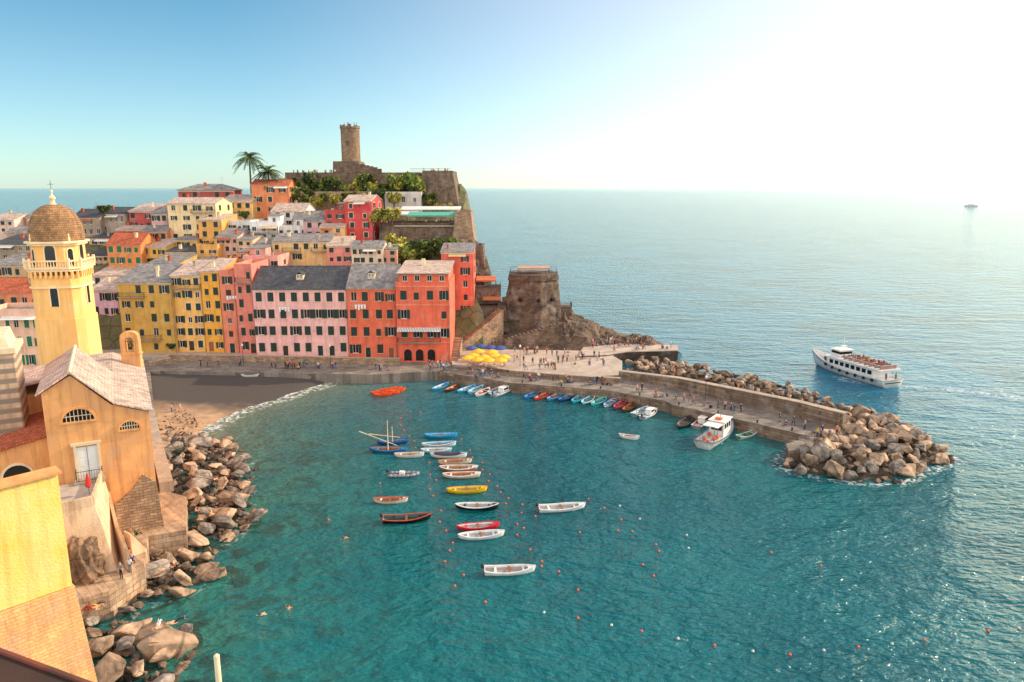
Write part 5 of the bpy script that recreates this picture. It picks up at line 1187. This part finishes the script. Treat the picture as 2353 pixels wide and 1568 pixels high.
bm=nb(); box(bm,2.603,2.62,-1,1,1.9,2.7); obj('windscreen',bm,GLASS,cb)
bm=nb(); box(bm,-.62,-.603,-.9,.9,1.6,2.7); obj('cabin_door',bm,GLASS,cb)
bm=nb(); slab(bm,[(-3.6,-1.3,3.0),(-1.0,-1.3,3.0),(-1.0,1.3,3.0),(-3.6,1.3,3.0)],.08); cn=obj('deck_canopy',bm,WHITE,t)
for sx in (-3.5,-1.2):
    for sy in (-1.2,1.2): bm=nb(); tube(bm,(sx,sy,.8),(sx,sy,2.92),.04,n=6); obj('canopy_post',bm,STEEL,cn)
bm=nb(); tube(bm,(1,0,3.2),(1,0,5.6),.05); tube(bm,(.4,-.5,4.6),(.4,.5,4.6),.04); tube(bm,(3.5,0,1),(3.5,0,4.4),.05); tube(bm,(-4.8,-1.2,.8),(-4.8,-1.2,3.4),.05); tube(bm,(-4.8,1.2,.8),(-4.8,1.2,3.4),.05); tube(bm,(-4.8,-1.2,3.4),(-4.8,1.2,3.4),.05); obj('mast',bm,STEEL,t)
railing_part(t,[(-5.6,-1.6,1.1),(-5.6,1.6,1.1)],.8,STEEL,'stern_rail')
OG=mat('orange_gear',(230,100,44))
for k in range(5): bm=nb(); lathe(bm,[(.1,0),(.3,.1),(.34,.3),(.2,.5),(.05,.55)],10,(-5+k*.9,random.uniform(-.9,.9),.76)); obj('orange_float',bm,OG,t,smooth=True)
bm=nb(); box(bm,-.2,.6,-.5,.5,3.203,3.5); obj('life_raft',bm,OG,cb)
# ferry
ang=atan2(16.1,-5.6); p=(P(1880,843)+P(2042,884))/2; FA=ang; t=thing('ferry','white passenger ferry with people on its open upper deck leaving the harbour','ferry',p,ang)
f=hullf(22,6,1.7,1.6,3.3,.5,False,2.4,.9,1.6); hull(t,f,WHITE,WHITE,ns=28); hull(t,f,paint((200,196,190)),WHITE,ins=.15,floor=1.35,name='deck',ns=28); gunwale(t,f,paint((226,224,220)),w=.2,ns=30)
bm=nb()
for sg in (-1,1):
    pr=None
    for i in range(2,27):
        q,_=f(i/28,sg*.86); v=[bm.verts.new(q+Vector((0,sg*.03,.06))),bm.verts.new(q+Vector((0,sg*.03,-.06)))]
        if pr: bm.faces.new((pr[0],pr[1],v[1],v[0]))
        pr=v
obj('rubbing_strake',bm,paint((60,64,70)),t)
bm=nb(); box(bm,-8,5,-2.35,2.35,1.36,3.4); cb=obj('cabin',bm,WHITE,t)
for s in (-1,1):
    for k in range(8): bm=nb(); box(bm,-7.6+k*1.55,-6.5+k*1.55,s*2.36-.01,s*2.36+.01,2.1,2.95); obj('window',bm,GLASS,cb)
bm=nb(); box(bm,-10.2,5.8,-2.75,2.75,3.403,3.55); obj('upper_deck',bm,WHITE,t)
bm=nb(); prism(bm,[(2.2,-1.7),(5.2,-1.5),(5.2,1.5),(2.2,1.7)],3.553,5.1,top=[(2.2,-1.6),(4.7,-1.3),(4.7,1.3),(2.2,1.6)]); wh_=obj('wheelhouse',bm,WHITE,t); bm=nb(); prism(bm,[(2.18,-1.67),(5.05,-1.45),(5.05,1.45),(2.18,1.67)],4.25,4.8,top=[(2.18,-1.64),(4.88,-1.38),(4.88,1.38),(2.18,1.64)]); obj('window_band',bm,GLASS,wh_); bm=nb(); box(bm,1.9,5,-1.9,1.9,5.103,5.2); obj('wheelhouse_roof',bm,WHITE,wh_)
bm=nb(); tube(bm,(3,0,5.2),(3,0,8.0),.07,.04); tube(bm,(3,-.9,6.8),(3,.9,6.8),.04); box(bm,2.6,3.4,-.6,.6,5.9,6.02); obj('mast',bm,WHITE,t)
railing_part(t,[(2,-2.65,3.55),(-10.1,-2.65,3.55),(-10.1,2.65,3.55),(2,2.65,3.55)],1.0,WHITE)
fp=[(f(i/20,-1)[0]) for i in range(14,21)]; railing_part(t,[tuple(q) for q in fp],.9,WHITE,'bow_railing')
for k in range(8): bm=nb(); box(bm,-9.4+k*1.4,-9.0+k*1.4,-2.2,2.2,3.9,3.96); box(bm,-9.44+k*1.4,-9.4+k*1.4,-2.2,2.2,3.56,4.3); obj('deck_bench',bm,paint((150,84,66)),t)
for k in range(7):
    for sg in (1,-1):
        q,_=f(.12+k*.1,sg*.93); bm=nb(); lathe(bm,[(.16,-.12),(.34,-.12),(.34,.12),(.16,.12)],12); o=obj('tyre_fender',bm,IRON,t); o.location=(q.x,q.y+sg*.18,q.z-.2); o.rotation_euler=(pi/2,0,0)
bm=nb(); box(bm,-11.06,-11.01,-2.0,2.0,.9,1.1); obj('stern_band',bm,IRON,t)
Rz=Matrix.Rotation(ang,3,'Z')
for k in range(8):
    for y in (-2,-1.35,-.7,0,.7,1.35,2):
        if random.random()<.72: person(p+Rz@Vector((-9.2+k*1.4,y,3.82)),random.choice(('sitting','sitting','sitting')),'on the ferry upper deck',face=ang+pi/2)
for q in ((7,1),(7.5,-.8),(8.5,0),(-10.3,1.2),(-10.2,-1.5)): person(p+Rz@Vector((q[0],q[1],1.36)),'standing','on the ferry lower deck',face=ang)
s_=P(2232,474.5,0).y/1699; t=thing('ship','tiny distant ship on the hazy sea near the horizon','ship',P(2232,474.5,0),.1)
bm=nb(); prism(bm,[(-15*s_,-2*s_),(12*s_,-2*s_),(16*s_,0),(12*s_,2*s_),(-15*s_,2*s_)],-1,2.5*s_); obj('hull',bm,paint((220,200,184)),t); bm=nb(); box(bm,-8*s_,6*s_,-1.5*s_,1.5*s_,2.5*s_+.01,5*s_); obj('superstructure',bm,WHITE,t)
# buoys
BO=[(943,946),(966,947),(921,962),(920,978),(928,990),(940,1003),(952,1014),(955,1030),(1060,1010),(1080,1035),(1085,1052),(1108,1064),(986,1064),(1108,1080),(1125,1090),(988,1092),(1002,1104),(1122,1106),(988,1125),(995,1140),(1142,1118),(1150,1132),(1168,1146),(1013,1174),(1162,1158),(1200,1160),(1352,1147),(1198,1180),(1388,1168),(1010,1200),(1427,1195),(1230,1187),(1025,1220),(1188,1205),(1203,1214),(1332,1224),(1420,1220),(1453,1222),(1188,1230),(1040,1248),(1507,1252),(1033,1266),(1514,1267),(1218,1264),(1245,1291),(1244,1302),(1022,1291),(1886,1300),(1772,1270),(1477,1298),(1284,1314),(1065,1322),(1502,1324),(1045,1347),(1328,1356),(1115,1384),(1328,1421),(1474,1451),(1642,1484),(1815,1505),(1972,1487),(2124,1471),(2270,1450),(755,1195),(873,1112)]
WB=[(1424,1163),(1470,1193),(1578,1230),(1582,1260),(1250,1408),(1405,1437),(1558,1468),(1730,1497),(1893,1495),(2050,1480),(2195,1458),(2342,1444)]
def bmes(m):
    bm=nb(); s=.66; lathe(bm,[(r*s,z*s) for r,z in [(.02,-.22),(.15,-.17),(.22,-.02),(.2,.1),(.1,.2),(.03,.22),(.03,.3),(.01,.31)]],12); o=obj('t',bm,m); me=o.data; me.polygons.foreach_set('use_smooth',[True]*len(me.polygons)); bpy.data.objects.remove(o); return me
mo=bmes(mat('orange_buoy',(224,90,52),(204,76,46),rough=.5)); mw=bmes(mat('white_buoy',(210,204,194),rough=.6))
for L2,me,c in ((BO,mo,'orange'),(WB,mw,'white')):
    for x,y in L2:
        o=inst('buoy',me,None,P(x,y,.02)); wh2='in the nearest buoy line' if y>1390 else 'among the moored boats' if x<1180 else 'in open harbour water'
        reg(o,'small round %s mooring buoy floating %s'%(c,wh2),'buoy','mooring buoys')
t=thing('railing','thin metal railing on top of the castle bastion','railing',(0,0,0)); railing_part(t,[D(942,397,232),D(1036,397,232)],1.2,IRON,'rail')
bm=nb(); lathe(bm,[(.16,0),(.13,.1),(.12,.35),(.2,.42),(.2,.5),(.05,.55)],10); o=obj('t',bm,IRON); BM=o.data; bpy.data.objects.remove(o)
for x,y in ((1200,880),(1290,888),(1380,894),(1470,909),(1560,931),(1650,950),(1740,972),(1820,990)): reg(inst('bollard',BM,None,P(x,y,2.0)),'black iron bollard on the inner edge of the mole','bollard','bollards on the mole')
bm=nb(); tube(bm,(0,0,0),(0,0,4.4),.06,.04); o=obj('t',bm,IRON); lp=o.data; bpy.data.objects.remove(o)
bm=nb(); lathe(bm,[(.05,0),(.2,.15),(.22,.45),(.05,.65)],8,(0,0,4.4)); o=obj('t',bm,WHITE); lh=o.data; bpy.data.objects.remove(o)
for x,y in ((560,842),(760,844),(1195,845),(1620,925)):
    t=thing('street_lamp','','street lamp',P(x,y,2)); inst('post',lp,t); inst('lamp_head',lh,t); reg(t,'slim dark street lamp by the harbour','street lamp','street lamps by the harbour')
# ---------- labels that single out
bpy.context.view_layer.update()
def ordn(n):
    return '%d%s'%(n,'th' if 10<=n%100<=20 else {1:'st',2:'nd',3:'rd'}.get(n%10,'th'))
gr={}
for o,b in REG: gr.setdefault(b.strip(),[]).append(o)
for b,l in gr.items():
    if len(l)==1: l[0]['label']=b; continue
    l.sort(key=lambda o:PX(Vector(o.location)))
    for i,o in enumerate(l): o['label']=b+(', leftmost' if i==0 else ', %s from left'%ordn(i+1))
print('boulders',c1,c2,c3,'reg',len(REG))
